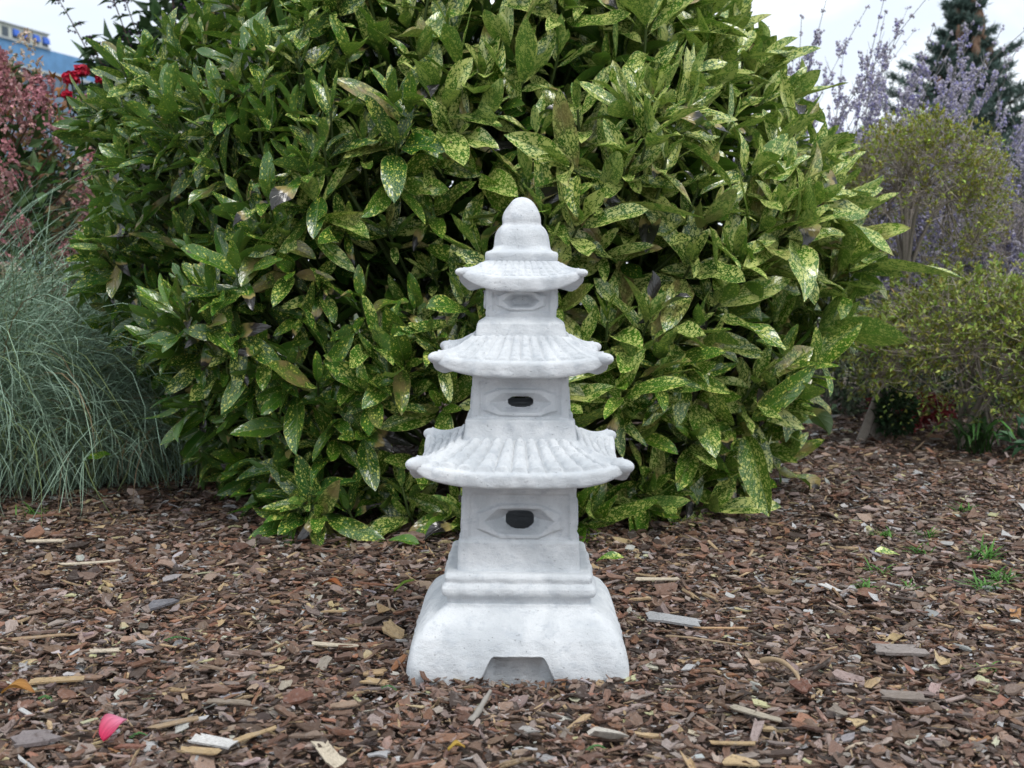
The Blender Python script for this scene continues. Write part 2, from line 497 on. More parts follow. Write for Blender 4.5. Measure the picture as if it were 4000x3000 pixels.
def finial():
    prof = [(.0700, .806), (.0712, .812), (.0718, .823), (.0700, .8285), (.0640, .8305), (.0592, .8335), (.0578, .842), (.0568, .8500), (.0548, .8625), (.0512, .8720), (.0468, .8780), (.0402, .8835), (.0392, .8865), (.0398, .8915), (.0392, .8985), (.0358, .9085), (.0303, .9190), (.0243, .9280), (.0165, .9350), (.0080, .9388), (.001, .9396)]
    n = 90; h, z = interp_profile(prof, n, 3)
    V = np.zeros((n, 4 * NS, 3)); a = np.arctan2(ring_xy(1.)[:, 1], ring_xy(1.)[:, 0])
    for i in range(n):
        sq = ring_xy(h[i], 9.); ci = np.stack([np.cos(a), np.sin(a)], 1) * h[i]
        k = np.clip((z[i] - .828) / .012, 0, 1) * .8
        V[i, :, :2] = sq * (1 - k) + ci * k; V[i, :, 2] = z[i]
    V = finish(V)
    mesh('finial', V, [grid_faces(n, 4 * NS).reshape(-1, 4)], M_CON, PAG, True, local=True)
finial()
PAG.rotation_euler = (0, math.radians(.5), math.radians(-.4))
PAG.location.z = 0.

# ------------------------------------------------------------------ ground and mulch
def build_ground():
    xs = np.array([-400, -60, -12, -5, 5, 12, 60, 400.]); ys = np.array([-30, -4, 0, 8, 20, 60, 150, 500.])
    V = np.array([[x, y, -.022] for y in ys for x in xs])
    i = np.arange(64).reshape(8, 8)
    F = np.stack([i[:-1, :-1], i[:-1, 1:], i[1:, 1:], i[1:, :-1]], -1).reshape(-1, 4)
    o = mesh('ground', V, [F], M_GROUND); tag(o, kind='structure')
build_ground()

PALETTE = np.array([(.130, .078, .055), (.165, .082, .052), (.235, .185, .165), (.045, .030, .024), (.33, .32, .32), (.40, .285, .16), (.24, .12, .06), (.52, .45, .35), (.19, .13, .10)])
PROB = np.array([.30, .13, .22, .14, .040, .04, .008, .009, .14])

def lump(x, y):
    return .006 * np.sin(x * 7.1 + y * 3.3) * np.cos(y * 6.3 - x * 2.2) + .004 * np.sin(x * 17 + 1) * np.sin(y * 15 + 2)

def chip_batch(pos, L, W, TH, col, yaw, tilt, curl, K, rich, jag=.22):
    """returns V, faces, tint, grain for n chips"""
    n = len(pos)
    a = np.linspace(0, 2 * PI, K, endpoint=False)[None] + R.uniform(-.25, .25, (n, K))
    rr = 1 + R.normal(0, jag, (n, K)); rr = np.clip(rr, .45, 1.5)
    ex = np.where((W / L < .32)[:, None], R.uniform(.12, .38, (n, 1)), R.uniform(.4, 1.0, (n, 1)))
    cx = np.sign(np.cos(a)) * np.abs(np.cos(a)) ** ex; cy = np.sign(np.sin(a)) * np.abs(np.sin(a)) ** ex
    x = cx * rr * L[:, None] / 2; y = cy * rr * W[:, None] / 2
    def zed(x, y): return curl[:, None] * (y / W[:, None] * 2) ** 2 * W[:, None] * .5 + curl[:, None] * .4 * (x / L[:, None]) ** 2 * L[:, None] * R.choice([-1, 1], (n, 1))
    z = zed(x, y)
    top = np.stack([x, y, z + TH[:, None] / 2], -1); bot = np.stack([x * .93, y * .93, z - TH[:, None] / 2], -1)
    parts = [top, bot]
    if rich:
        sc = R.uniform(.4, .72, (n, K)); xi = x * sc; yi = y * sc
        inner = np.stack([xi, yi, zed(xi, yi) + TH[:, None] * (.5 + R.uniform(-.35, .6, (n, K)))], -1); parts.append(inner)
    P = np.concatenate(parts, 1); m = P.shape[1]
    g = P + R.uniform(0, 40, (n, 1, 3))
    # rotate: tilt about a random horizontal axis, then yaw
    c, s = np.cos(yaw)[:, None], np.sin(yaw)[:, None]
    P = np.stack([P[..., 0] * c - P[..., 1] * s, P[..., 0] * s + P[..., 1] * c, P[..., 2]], -1)
    tx, ty = tilt[:, 0:1], tilt[:, 1:2]
    z2 = P[..., 2] * 1. + P[..., 0] * np.tan(tx) + P[..., 1] * np.tan(ty)
    sh = 1 / np.sqrt(1 + np.tan(tx) ** 2 + np.tan(ty) ** 2)
    P = np.stack([P[..., 0] * np.cos(tx), P[..., 1] * np.cos(ty), z2 * np.sqrt(sh)], -1) + pos[:, None]
    i = np.arange(K); j = (i + 1) % K
    off = (np.arange(n) * m)[:, None, None]
    quads = [np.stack([i + K, j + K, j, i], -1)]
    if rich: quads.append(np.stack([i, j, j + 2 * K, i + 2 * K], -1)); ng = i + 2 * K
    else: ng = i
    F4 = (np.concatenate(quads)[None] + off).reshape(-1, 4); FN = (ng[None, None] + off).reshape(-1, K)
    return P.reshape(-1, 3), F4, FN, np.repeat(np.hstack([col, np.ones((n, 1))]), m, 0), g.reshape(-1, 3)

def chip_colors(n):
    c = PALETTE[R.choice(len(PALETTE), n, p=PROB / PROB.sum())]
    c = c * np.array([1.30, 1.30, 1.29]) * np.exp(R.normal(0, .28, (n, 1))) * (1 + R.normal(0, .03, (n, 3)))
    return np.clip(c, .008, .52)

def mulch():
    Vs, F4s, FNs, Cs, Gs = [], [], {}, [], []
    off = 0
    def put(n, dmin, dmax, lmean, lsig, asp, K, rich, zlo, zhi, tsig, power=1.):
        nonlocal off
        u = R.uniform(0, 1, n); D = np.sqrt(dmin ** 2 + (dmax ** 2 - dmin ** 2) * u ** power)
        x = R.uniform(-1, 1, n) * (D * .475 + .12); y = D + CAM_Y
        L = np.clip(lmean * np.exp(R.normal(0, lsig, n)), .004, .085)
        A = np.clip(R.normal(asp, .16, n), .12, .95)
        spl = R.uniform(0, 1, n) < .25
        A = np.where(spl, R.uniform(.08, .2, n), A); L = np.where(spl, L * 1.2, L)
        W = L * A
        TH = np.clip(L * R.uniform(.035, .10, n), .0010, .005)
        col = chip_colors(n)
        k = R.uniform(0, 1, n)
        tan = spl & (k < .26)
        col[tan] = np.array([.40, .29, .17]) * R.uniform(.6, 1.4, (tan.sum(), 1))
        tilt = np.clip(R.normal(0, tsig, (n, 2)), -1.1, 1.1)
        z = R.uniform(zlo, zhi, n) + lump(x, y)
        pos = np.stack([x, y, z], 1)
        # keep clear of the pagoda's footprint
        ok = ~((np.abs(x - .0125) < .205 + L * .3) & (np.abs(y) < .205 + L * .3))
        ok |= (np.abs(x) < .05) & (np.abs(y + .19) < .03) & (L < .03)
        pos, L, W, TH, col, tilt = pos[ok], L[ok], W[ok], TH[ok], col[ok], tilt[ok]
        curl = R.normal(.0, .35, len(L))
        V, f4, fn, c, g = chip_batch(pos, L, W, TH, col, R.uniform(0, 2 * PI, len(L)), tilt, curl, K, rich)
        Vs.append(V); F4s.append(f4 + off); FNs.setdefault(K, []).append(fn + off); Cs.append(c); Gs.append(g); off += len(V)
    # (count, near, far, mean length, spread ...)
    put(21000, 1.72, 3.1, .0085, .45, .5, 6, False, -.012, .006, .35)
    put(17500, 1.72, 3.1, .0185, .42, .52, 9, True, -.010, .007, .21)
    put(1700, 1.72, 3.1, .0370, .28, .46, 10, True, -.004, .010, .13)
    put(15000, 3.1, 4.6, .012, .45, .55, 6, False, -.012, .004, .35)
    put(20000, 3.1, 4.6, .022, .40, .55, 8, False, -.010, .008, .20)
    put(1100, 3.1, 4.6, .038, .28, .50, 9, True, -.004, .010, .15)
    put(20000, 4.6, 7.6, .030, .40, .55, 6, False, -.010, .010, .24)
    # chips heaped against the foot of the pagoda
    m = 260; side = R.integers(0, 4, m); u = R.uniform(-.225, .225, m); o = R.uniform(.212, .236, m)
    px = np.where(side == 0, u, np.where(side == 1, o, np.where(side == 2, u, -o))); py = np.where(side == 0, -o, np.where(side == 1, u, np.where(side == 2, o, u)))
    ok = ~((side == 0) & (np.abs(u) < .07)); m = ok.sum(); px, py = px[ok] + .0125, py[ok]
    L = np.clip(.017 * np.exp(R.normal(0, .4, m)), .006, .04); W = L * R.uniform(.2, .7, m)
    V, f4, fn, c, g = chip_batch(np.stack([px, py, R.uniform(.002, .012, m)], 1), L, W, np.clip(L * .1, .0012, .004), chip_colors(m), R.uniform(0, 6.28, m), R.normal(0, .4, (m, 2)), R.normal(0, .3, m), 9, True)
    Vs.append(V); F4s.append(f4 + off); FNs.setdefault(9, []).append(fn + off); Cs.append(c); Gs.append(g); off += len(V)
    V = np.concatenate(Vs); faces = [np.concatenate(F4s)] + [np.concatenate(f) for f in FNs.values()]
    o = mesh('bark_mulch', V, faces, M_CHIP, None, False, {'tint': ('FLOAT_COLOR', np.concatenate(Cs)), 'grain': ('FLOAT_VECTOR', np.concatenate(Gs))})
    tag(o, 'brown shredded bark mulch covering the garden bed', 'bark mulch', kind='stuff')
mulch()

# single noticeable pieces lying on top of the mulch
def single_chip(name, label, cat, x, y, L, W, col, yaw, group, tilt=(0, 0), z=.012, TH=None, jag=.12, curl=.15, K=14):
    col = np.array([col])
    V, f4, fn, c, g = chip_batch(np.array([[x, y, z + float(lump(np.float64(x), np.float64(y)))]]), np.array([L]), np.array([W]), np.array([TH or max(.0025, W * .16)]), col,
                                 np.array([math.radians(yaw)]), np.array([tilt]), np.array([curl]), K, True, jag)
    o = mesh(name, V, [f4, fn], M_CHIP, None, False, {'tint': ('FLOAT_COLOR', c), 'grain': ('FLOAT_VECTOR', g)}, loc=(x, y, 0))
    return tag(o, label, cat, group)

G_CHIP = 'larger wood and bark pieces on the mulch'
TAN = (.46, .33, .18); PALE = (.60, .52, .40); WHITE = (.66, .65, .63); GREY = (.36, .36, .37); BROWN = (.17, .075, .05); ORANGE = (.28, .12, .05)
for row in (
    ('wood_splinter', 'long tan wood chip at the far left edge, behind the curled orange leaf', 'wood chip', -.870, -.236, .098, .024, TAN, 8, (.02, .05)),
    ('wood_splinter', 'bright white shattered wood shard to the right of the pink petal', 'wood chip', -.500, -.517, .085, .026, WHITE, -22, (.05, .1)),
    ('wood_splinter', 'tan splinter sticking up right of the white shard', 'wood chip', -.440, -.488, .085, .016, TAN, 28, (.15, .05)),
    ('wood_splinter', 'short golden tan splinter in front of the white shard', 'wood chip', -.510, -.556, .068, .018, TAN, -8, (.0, .1)),
    ('wood_splinter', 'tan rectangular wood stick behind the pink petal and white shard', 'wood chip', -.585, -.440, .080, .017, (.36, .26, .16), 24, (.08, .0)),
    ('wood_chip', 'broad pale blond wood chip at the bottom edge left of the pagoda', 'wood chip', -.300, -.560, .078, .027, PALE, -58, (.0, .15)),
    ('wood_chip', 'golden tan leaf-shaped wood chip left of the pagoda front foot', 'wood chip', -.262, -.236, .058, .022, TAN, -14, (.0, .1)),
    ('wood_splinter', 'weathered grey brown split stick behind the tan rectangular stick', 'wood chip', -.512, -.352, .082, .017, (.27, .22, .17), -10, (.02, .05)),
    ('wood_chip', 'small off-white block of wood far left in mid distance', 'wood chip', -.840, -.056, .058, .015, PALE, 6, (.0, .1)),
    ('wood_splinter', 'pale flat stick near the blue green grass at far left', 'wood chip', -1.343, .880, .105, .018, PALE, 2, (.0, .1)),
    ('wood_splinter', 'white and tan split stick left of the pagoda in front of the grass', 'wood chip', -1.125, .640, .155, .016, PALE, 9, (.02, .06)),
    ('wood_splinter', 'long thin tan stick at the left edge of the frame', 'wood chip', -1.010, .010, .170, .012, (.36, .25, .15), 12, (.03, .02)),
    ('wood_splinter', 'pale yellowish strip lying left of the pagoda plinth', 'wood chip', -.406, .205, .060, .012, TAN, -8, (.05, .0)),
    ('wood_splinter', 'ragged cream splinter left of the pagoda base', 'wood chip', -.372, -.036, .095, .016, PALE, -12, (.03, .05)),
    ('bark_piece', 'flat slate grey bark flake left of the pagoda in mid distance', 'bark piece', -.826, .280, .070, .038, (.17, .17, .19), 38, (.05, .15)),
    ('wood_chip', 'square tan wood chip tilted beside the left side of the pagoda base', 'wood chip', -.262, .076, .066, .036, TAN, -48, (.0, .3)),
    ('wood_chip', 'silvery grey cracked plank end right of the pagoda plinth', 'wood chip', .360, .146, .120, .036, (.44, .45, .46), -22, (.03, .12)),
    ('wood_splinter', 'cream flat strip near the bush right of the pagoda', 'wood chip', .366, .462, .110, .018, PALE, 2, (.0, .1)),
    ('bark_piece', 'layered grey bark slab at right in front of the grass tufts', 'bark piece', .797, -.084, .100, .042, (.31, .27, .25), -6, (.0, .1)),
    ('bark_piece', 'smooth flat grey brown bark slab lowest on the right side', 'bark piece', .715, -.332, .090, .034, (.24, .20, .17), -8, (.0, .1)),
    ('wood_splinter', 'bright tan splinter at the bottom right of the pagoda', 'wood chip', .366, -.528, .078, .012, TAN, -6, (.02, .0)),
    ('wood_splinter', 'thin peach wood strip in line with the grey plank end', 'wood chip', .460, .090, .110, .010, (.55, .36, .2), 0, (.0, .0)),
    ('wood_chip', 'small white chip far right behind the grey bark slab', 'wood chip', .778, .381, .050, .018, WHITE, -50, (.0, .2)),
    ('bark_piece', 'reddish brown square bark chip right of the curved twig', 'bark piece', .545, -.272, .046, .034, BROWN, -70, (.1, .2)),
    ('wood_splinter', 'pale striped splinter below the curved twig', 'wood chip', .428, -.393, .088, .018, (.42, .37, .29), -38, (.0, .05)),
    ('bark_piece', 'large rust brown bark flake left front of the pagoda', 'bark piece', -.390, -.330, .056, .036, BROWN, 20, (.1, .2)),
    ('bark_piece', 'broad grey purple bark flake in the bottom left corner', 'bark piece', -.800, -.520, .070, .044, (.22, .19, .19), 15, (.0, .1)),
    ('bark_piece', 'orange brown bark piece leaning against the left pagoda foot', 'bark piece', -.228, -.130, .050, .026, ORANGE, 60, (.5, .1)),
):
    name, label, cat, x, y, L, W, col, yaw, tilt = row
    single_chip(name, label, cat, x, y, L, W, col, yaw, G_CHIP, tilt, jag=.13 if 'splinter' in name else .16)

def curved_twig(name, label, pts, r, col):
    P = np.array(pts, float)
    t = np.linspace(0, 1, 14); k = np.linspace(0, 1, len(P))
    C = np.stack([np.interp(t, k, P[:, i]) for i in range(3)], 1)
    for _ in range(3): C[1:-1] = (C[:-2] + 2 * C[1:-1] + C[2:]) / 4
    rad = r * (1 - .55 * t) * (1 + .15 * np.sin(t * 19))
    V, F = tubes(C[None], rad[None], 7)
    A = Acc(); A.add(V, F, np.array(col));
    loc = tuple(P[0] * np.array([1, 1, 0]))
    return tag(A.build(name, M_TWIG, None, True, loc=loc), label, 'twig', 'loose twigs on the mulch')
curved_twig('twig', 'curved tan twig arching over the mulch right of the pagoda', [(.500, -.13, .014), (.522, -.16, .030), (.540, -.20, .028), (.548, -.245, .02), (.540, -.275, .012)], .006, (.40, .29, .18))
curved_twig('twig', 'weathered grey twig leaning up out of the mulch in front of the pagoda notch', [(-.072, -.425, .006), (-.060, -.41, .018), (-.05, -.39, .030), (-.038, -.375, .045)], .0075, (.30, .28, .25))
curved_twig('twig', 'thin bent tan twig left of the curved twig', [(.33, .03, .012), (.37, .0, .02), (.42, -.012, .016), (.47, -.02, .012)], .003, (.38, .28, .18))
curved_twig('twig', 'long dark twig at the far right of the mulch', [(.80, -.26, .010), (.87, -.22, .022), (.93, -.18, .022), (1.0, -.15, .014)], .0032, (.10, .07, .06))

# ------------------------------------------------------------------ big leaves
def big_leaves(P, D, U, L, W, curl, fold, wave, va, dead, hue, age, nt=12, nc=6):
    n = len(P)
    t = np.linspace(0, 1, nt + 1); v = np.linspace(-1, 1, nc + 1)
    x = np.clip((t - .09) / .91, 0, 1)
    w = x ** .72 * (1 - x) ** .78; w = w / w.max(); w = np.maximum(w, .035 * (t < .95))
    teeth = 1 + .07 * (((t * 7) % 1) - .5) * (t > .4)
    wt = w[None] * W[:, None] * .5 * teeth[None]                       # n,nt
    S = unit(np.cross(D, U)); Nn = np.cross(S, D)
    ang = curl[:, None] * (t[None] ** 1.25) - .15 * curl[:, None]
    dt = L[:, None] / nt
    ca, sa = np.cos(ang), np.sin(ang)
    cx = np.concatenate([np.zeros((n, 1)), np.cumsum(ca[:, :-1] * dt, 1)], 1); cz = np.concatenate([np.zeros((n, 1)), np.cumsum(-sa[:, :-1] * dt, 1)], 1)
    side = R.normal(0, .12, (n, 1)) * t[None] ** 2 * L[:, None]
    C = P[:, None] + D[:, None] * cx[..., None] + Nn[:, None] * cz[..., None] + S[:, None] * side[..., None]
    nrm = D[:, None] * sa[..., None] + Nn[:, None] * ca[..., None]
    av = np.abs(v)
    ph = R.uniform(0, 6.28, (n, 1, 1)); fr = R.uniform(5, 11, (n, 1, 1))
    lift = fold[:, None, None] * av[None, None] ** 1.15 + wave[:, None, None] * np.sin(t[None, :, None] * fr + ph + np.sign(v)[None, None] * 1.1) * (av ** 2)[None, None]
    twist = R.normal(0, .25, (n, 1, 1)) * t[None, :, None]
    off = (v[None, None] * wt[..., None])
    V = C[:, :, None] + S[:, None, None] * (off * np.cos(twist))[..., None] + nrm[:, :, None] * (wt[..., None] * lift + off * np.sin(twist))[..., None]
    m = (nt + 1) * (nc + 1)
    i = np.arange(m).reshape(nt + 1, nc + 1)
    q = np.stack([i[:-1, :-1], i[:-1, 1:], i[1:, 1:], i[1:, :-1]], -1).reshape(-1, 4)
    F = (q[None] + (np.arange(n) * m)[:, None, None]).reshape(-1, 4)
    seed = R.uniform(0, 90, n)
    uv = np.stack([off, np.broadcast_to((t[None] * L[:, None])[..., None], off.shape), np.broadcast_to(seed[:, None, None], off.shape)], -1)
    pos = np.stack([np.broadcast_to(v[None, None], off.shape), np.broadcast_to(t[None, :, None], off.shape), np.broadcast_to(age[:, None, None], off.shape)], -1)
    col = np.stack([va, dead, hue, np.ones(n)], 1)
    col = np.repeat(col, m, 0)
    return V.reshape(-1, 3), F, uv.reshape(-1, 3), pos.reshape(-1, 3), col

class LeafAcc:
    def __init__(s): s.a = [[], [], [], [], []]; s.n = 0
    def add(s, res):
        V, F, uv, pos, col = res
        for lst, x in zip(s.a, (V, F + s.n, uv, pos, col)): lst.append(x)
        s.n += len(V)
    def build(s, name, parent=None, loc=None):
        V, F, uv, pos, col = [np.concatenate(x) for x in s.a]
        return mesh(name, V, [F], M_LEAF, parent, True, {'leaf_uv': ('FLOAT_VECTOR', uv), 'leaf_pos': ('FLOAT_VECTOR', pos), 'leaf_col': ('FLOAT_COLOR', col)}, loc=loc)

# ------------------------------------------------------------------ the big spotted shrub
BC = np.array([-.12, 2.12])
ZT = np.array([0, .08, .2, .35, .5, .7, .9, 1.1, 1.3, 1.5, 1.7, 1.9, 2.1, 2.25, 2.36])
XL = np.array([.86, .94, 1.06, 1.19, 1.25, 1.31, 1.38, 1.42, 1.36, 1.18, 1.00, .82, .64, .45, .10])
XR = np.array([.88, .92, 1.0, 1.16, 1.27, 1.33, 1.33, 1.27, 1.18, 1.03, .87, .71, .54, .40, .10])
YF = np.array([1.20, 1.22, 1.18, 1.22, 1.25, 1.27, 1.27, 1.25, 1.20, 1.12, 1.02, .90, .72, .50, .10])

def surf(phi, z):
    c, s = np.cos(phi), np.sin(phi)
    rx = np.where(c > 0, np.interp(z, ZT, XR), np.interp(z, ZT, XL)); ry = np.interp(z, ZT, YF)
    e = 2.6
    k = (np.abs(c) ** e + np.abs(s) ** e) ** (-1 / e)
    b = 1 + .055 * np.sin(phi * 5 + z * 4.1) * np.cos(z * 5.3 - phi * 3) + .035 * np.sin(phi * 11 - z * 9)
    return np.stack([BC[0] + rx * c * k * b, BC[1] + ry * s * k * b, z], -1)

def surf_n(phi, z):
    e = .02
    a = surf(phi + e, z) - surf(phi - e, z); b = surf(phi, np.minimum(z + e, 2.36)) - surf(phi, z - e)
    return unit(np.cross(a, b))

def scatter(nmax, spacing, zlo, zhi, front):
    """dart throwing on the shrub's surface"""
    pts, par = [], []
    phi = R.uniform(-PI, 0, nmax) if front else R.uniform(0, PI, nmax)
    z = R.uniform(zlo, zhi, nmax)
    Pt = surf(phi, z)
    cell = {}
    for i in range(nmax):
        p = Pt[i]; sp = spacing * (.76 if p[0] < -.5 else .9 if p[0] < 0 else 1.)
        key = tuple((p / .25).astype(int)); ok = True
        for dx in (-1, 0, 1):
            for dy in (-1, 0, 1):
                for dz in (-1, 0, 1):
                    for q in cell.get((key[0] + dx, key[1] + dy, key[2] + dz), ()):
                        if ((q - p) ** 2).sum() < sp * sp: ok = False; break
                    if not ok: break
                if not ok: break
            if not ok: break
        if ok: cell.setdefault(key, []).append(p); pts.append(p); par.append((phi[i], z[i]))
    return np.array(pts), np.array(par)

def shrub():
    root = thing('spotted_shrub', (BC[0], BC[1], 0), 'huge rounded shrub with glossy green leaves flecked with yellow, behind the pagoda', 'shrub')
    LA = LeafAcc(); ST = Acc()
    def shoots(P, Nn, inset, nlo, nhi, dim):
        n = len(P)
        x, y, z = P.T
        left = np.clip((-x - .1) / 1.2, 0, 1); right = 1 - np.clip((.1 - x) / .9, 0, 1)
        tip = P - Nn * (np.abs(R.normal(0, inset, n)) + (.04 if inset < .1 else .2))[:, None]
        tip[:, 2] = np.maximum(tip[:, 2], .04)
        low = np.clip((.45 - z) / .45, 0, 1)[:, None]
        axis = unit(Nn * (.76 + .15 * low) + np.array([0, 0, 1.]) * (.64 - .36 * low) + R.normal(0, .27, (n, 3)))
        svar = np.clip(.49 + .28 * right - .06 * left + .16 * (z > .8) * right + .10 * np.clip(z - .8, 0, 1) - .06 * (z < .45) + R.normal(0, .10, n), .22, .92)
        shue = np.clip(.33 + .28 * right - .10 * left + R.normal(0, .22, n), 0, 1)
        size = (.150 + .027 * right - .032 * left) * np.exp(R.normal(0, .12, n))
        for k in range(nhi):
            m = (k < nlo) | (R.uniform(0, 1, n) < .55)
            idx = np.where(m)[0]; q = len(idx)
            if q == 0: continue
            node = k // 2
            az = (k % 2) * PI + (node % 2) * PI / 2 + node * .5 + R.normal(0, .32, q) + idx * 1.7
            T = axis[idx]
            ref = np.where(np.abs(T[:, 2:3]) > .9, np.array([[1., 0, 0]]), np.array([[0, 0, 1.]]))
            A = unit(np.cross(T, ref)); B = np.cross(T, A)
            rad = A * np.cos(az)[:, None] + B * np.sin(az)[:, None]
            el = np.radians(np.array([18, 35, 52, 68, 82])[min(node, 4)]) + R.normal(0, .16, q)
            D = unit(T * np.cos(el)[:, None] + rad * np.sin(el)[:, None] + np.array([0, 0, -.05 * node]))
            U = unit(T - D * (T * D).sum(1, keepdims=True) + np.array([0, 0, .12]))
            U = unit(U - D * (U * D).sum(1, keepdims=True))
            base = tip[idx] - T * (node * .022 + R.uniform(0, .01, q))[:, None]
            L = size[idx] * np.array([.72, 1.0, 1.12, 1.12, 1.0])[min(node, 4)] * np.exp(R.normal(0, .17, q))
            W = L * R.uniform(.235, .35, q)
            dead = np.where(R.uniform(0, 1, q) < (.05 if node < 2 else .12) * (1 + low[idx, 0]), R.uniform(.18, .55, q), R.uniform(-.3, -.1, q))
            age = np.where(R.uniform(0, 1, q) < .06 * (1 + node * .5), R.uniform(.4, .95, q), R.uniform(0, .07, q))
            crisp = dead > 0
            curl = R.normal(.20 + .03 * node, .33, q) + crisp * 1.1
            LA.add(big_leaves(base, D, U, L * np.where(crisp, .85, 1.), W * np.where(crisp, .72, 1.), curl, R.uniform(.1, .5, q), np.abs(R.normal(0, .24, q)) + crisp * .5,
                              np.clip(svar[idx] + R.normal(0, .08, q), .12, .97), dead, np.clip(shue[idx] + (.12 if node == 0 else -.08 * node) + R.normal(0, .12, q), 0, 1), age))
        # stem of each shoot, curving back into the shrub
        inner = np.stack([BC[0] + (P[:, 0] - BC[0]) * .45, BC[1] + (P[:, 1] - BC[1]) * .45, P[:, 2] * .6], 1)
        mid = tip - axis * .22
        end = tip - axis * .2 + unit(inner - tip) * .32
        C = bez(end, mid, tip - axis * .0, 6)
        V, F = tubes(C, np.linspace(.0075, .0038, 6)[None], 5)
        g = np.array([.085, .125, .04]) * np.exp(R.normal(0, .2, (n, 1)))
        ST.add(V, F, rep(g, 30))
    P, par = scatter(40000, .116, .02, 2.3, True)
    shoots(P, surf_n(par[:, 0], par[:, 1]), .05, 6, 10, 0)
    skirt = np.array([(.58, 1.22, .10), (.70, 1.26, .14), (.80, 1.38, .10), (.90, 1.50, .20), (.66, 1.16, .05), (.84, 1.32, .28), (.98, 1.62, .12), (.46, 1.14, .08), (-.62, 1.22, .10), (-.78, 1.36, .14), (-.42, 1.12, .08), (-.92, 1.52, .2), (-.2, 1.0, .06), (.2, 1.0, .06), (.05, .96, .12), (-.34, 1.02, .14)])
    shoots(skirt, unit(np.stack([skirt[:, 0] * .7, -np.ones(16), np.full(16, .12)], 1)), .03, 6, 9, 0)
    P2, par2 = scatter(12000, .18, .05, 2.2, True)
    shoots(P2, surf_n(par2[:, 0], par2[:, 1]), .12, 4, 8, 1)
    P3, par3 = scatter(6000, .22, .1, 2.3, False)
    shoots(P3, surf_n(par3[:, 0], par3[:, 1]), .06, 6, 9, 1)
    print('shoots', len(P), len(P2), len(P3), 'leaf verts', LA.n)
    # leaves growing deeper inside
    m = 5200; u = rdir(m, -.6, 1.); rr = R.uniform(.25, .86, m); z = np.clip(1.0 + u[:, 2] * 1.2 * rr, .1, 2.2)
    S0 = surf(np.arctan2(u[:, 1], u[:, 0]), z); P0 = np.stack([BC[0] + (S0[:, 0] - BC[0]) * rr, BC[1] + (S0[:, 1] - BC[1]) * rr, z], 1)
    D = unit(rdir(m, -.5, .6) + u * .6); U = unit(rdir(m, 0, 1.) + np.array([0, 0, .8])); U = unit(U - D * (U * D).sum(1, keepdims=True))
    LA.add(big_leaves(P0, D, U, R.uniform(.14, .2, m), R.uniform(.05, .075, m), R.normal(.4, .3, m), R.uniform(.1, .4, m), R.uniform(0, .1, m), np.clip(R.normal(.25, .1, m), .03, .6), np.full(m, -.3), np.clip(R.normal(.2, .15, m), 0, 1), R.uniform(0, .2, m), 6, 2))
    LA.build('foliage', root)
    ST.build('shoot', M_TWIG, root, True)
    # main limbs from the ground
    BR = Acc(); nb = 26
    a = R.uniform(0, 2 * PI, nb); p0 = np.stack([BC[0] + R.normal(0, .3, nb), BC[1] + R.normal(0, .25, nb), np.full(nb, -.03)], 1)
    zz = R.uniform(.3, 1.7, nb); out = surf(a, zz); p2 = out + (np.stack([np.full(nb, BC[0]), np.full(nb, BC[1]), zz], 1) - out) * .28
    p1 = p0 * .35 + p2 * .65; p1[:, 2] = p2[:, 2] * .35
    V, F = tubes(bez(p0, p1, p2, 10), np.linspace(.022, .008, 10)[None], 7)
    BR.add(V, F, np.array([.13, .105, .06]))
    BR.build('branch', M_TWIG, root, True)
shrub()

def fallen_leaf(label, x, y, yaw, L, va, dead, hue, age, curl=.5, z=.022, W=.4, tiltz=.05):
    D = unit(np.array([[math.cos(yaw), math.sin(yaw), tiltz]])); U = unit(np.array([[.15, -.35, 1.]]))
    U = unit(U - D * (U * D).sum(1, keepdims=True))
    LA = LeafAcc(); one = np.ones(1)
    LA.add(big_leaves(np.array([[x, y, z]]), D, U, one * L, one * L * W, one * curl, one * .35, one * .2, one * va, one * dead, one * hue, one * age))
    return tag(LA.build('fallen_leaf', loc=(x, y, 0)), label, 'fallen leaf', 'fallen leaves on the mulch')
fallen_leaf('fresh yellow-spotted leaf fallen on the mulch right behind the pagoda plinth', .305, .628, PI * .98, .085, .7, -.3, .7, .0, .7, .03)
fallen_leaf('pale yellow green leaf lying among the grass tufts at right', .985, .722, .15, .075, .95, -.3, .9, .2, .4)
fallen_leaf('spotted leaf lying under the shrub just left of the pagoda lower storey', -.36, .86, -.2, .10, .2, -.3, .5, .05, .4)
fallen_leaf('spotted leaf caught low in the blue green grass', -1.42, 1.42, .9, .11, .4, -.3, .6, .1, .3, .16)

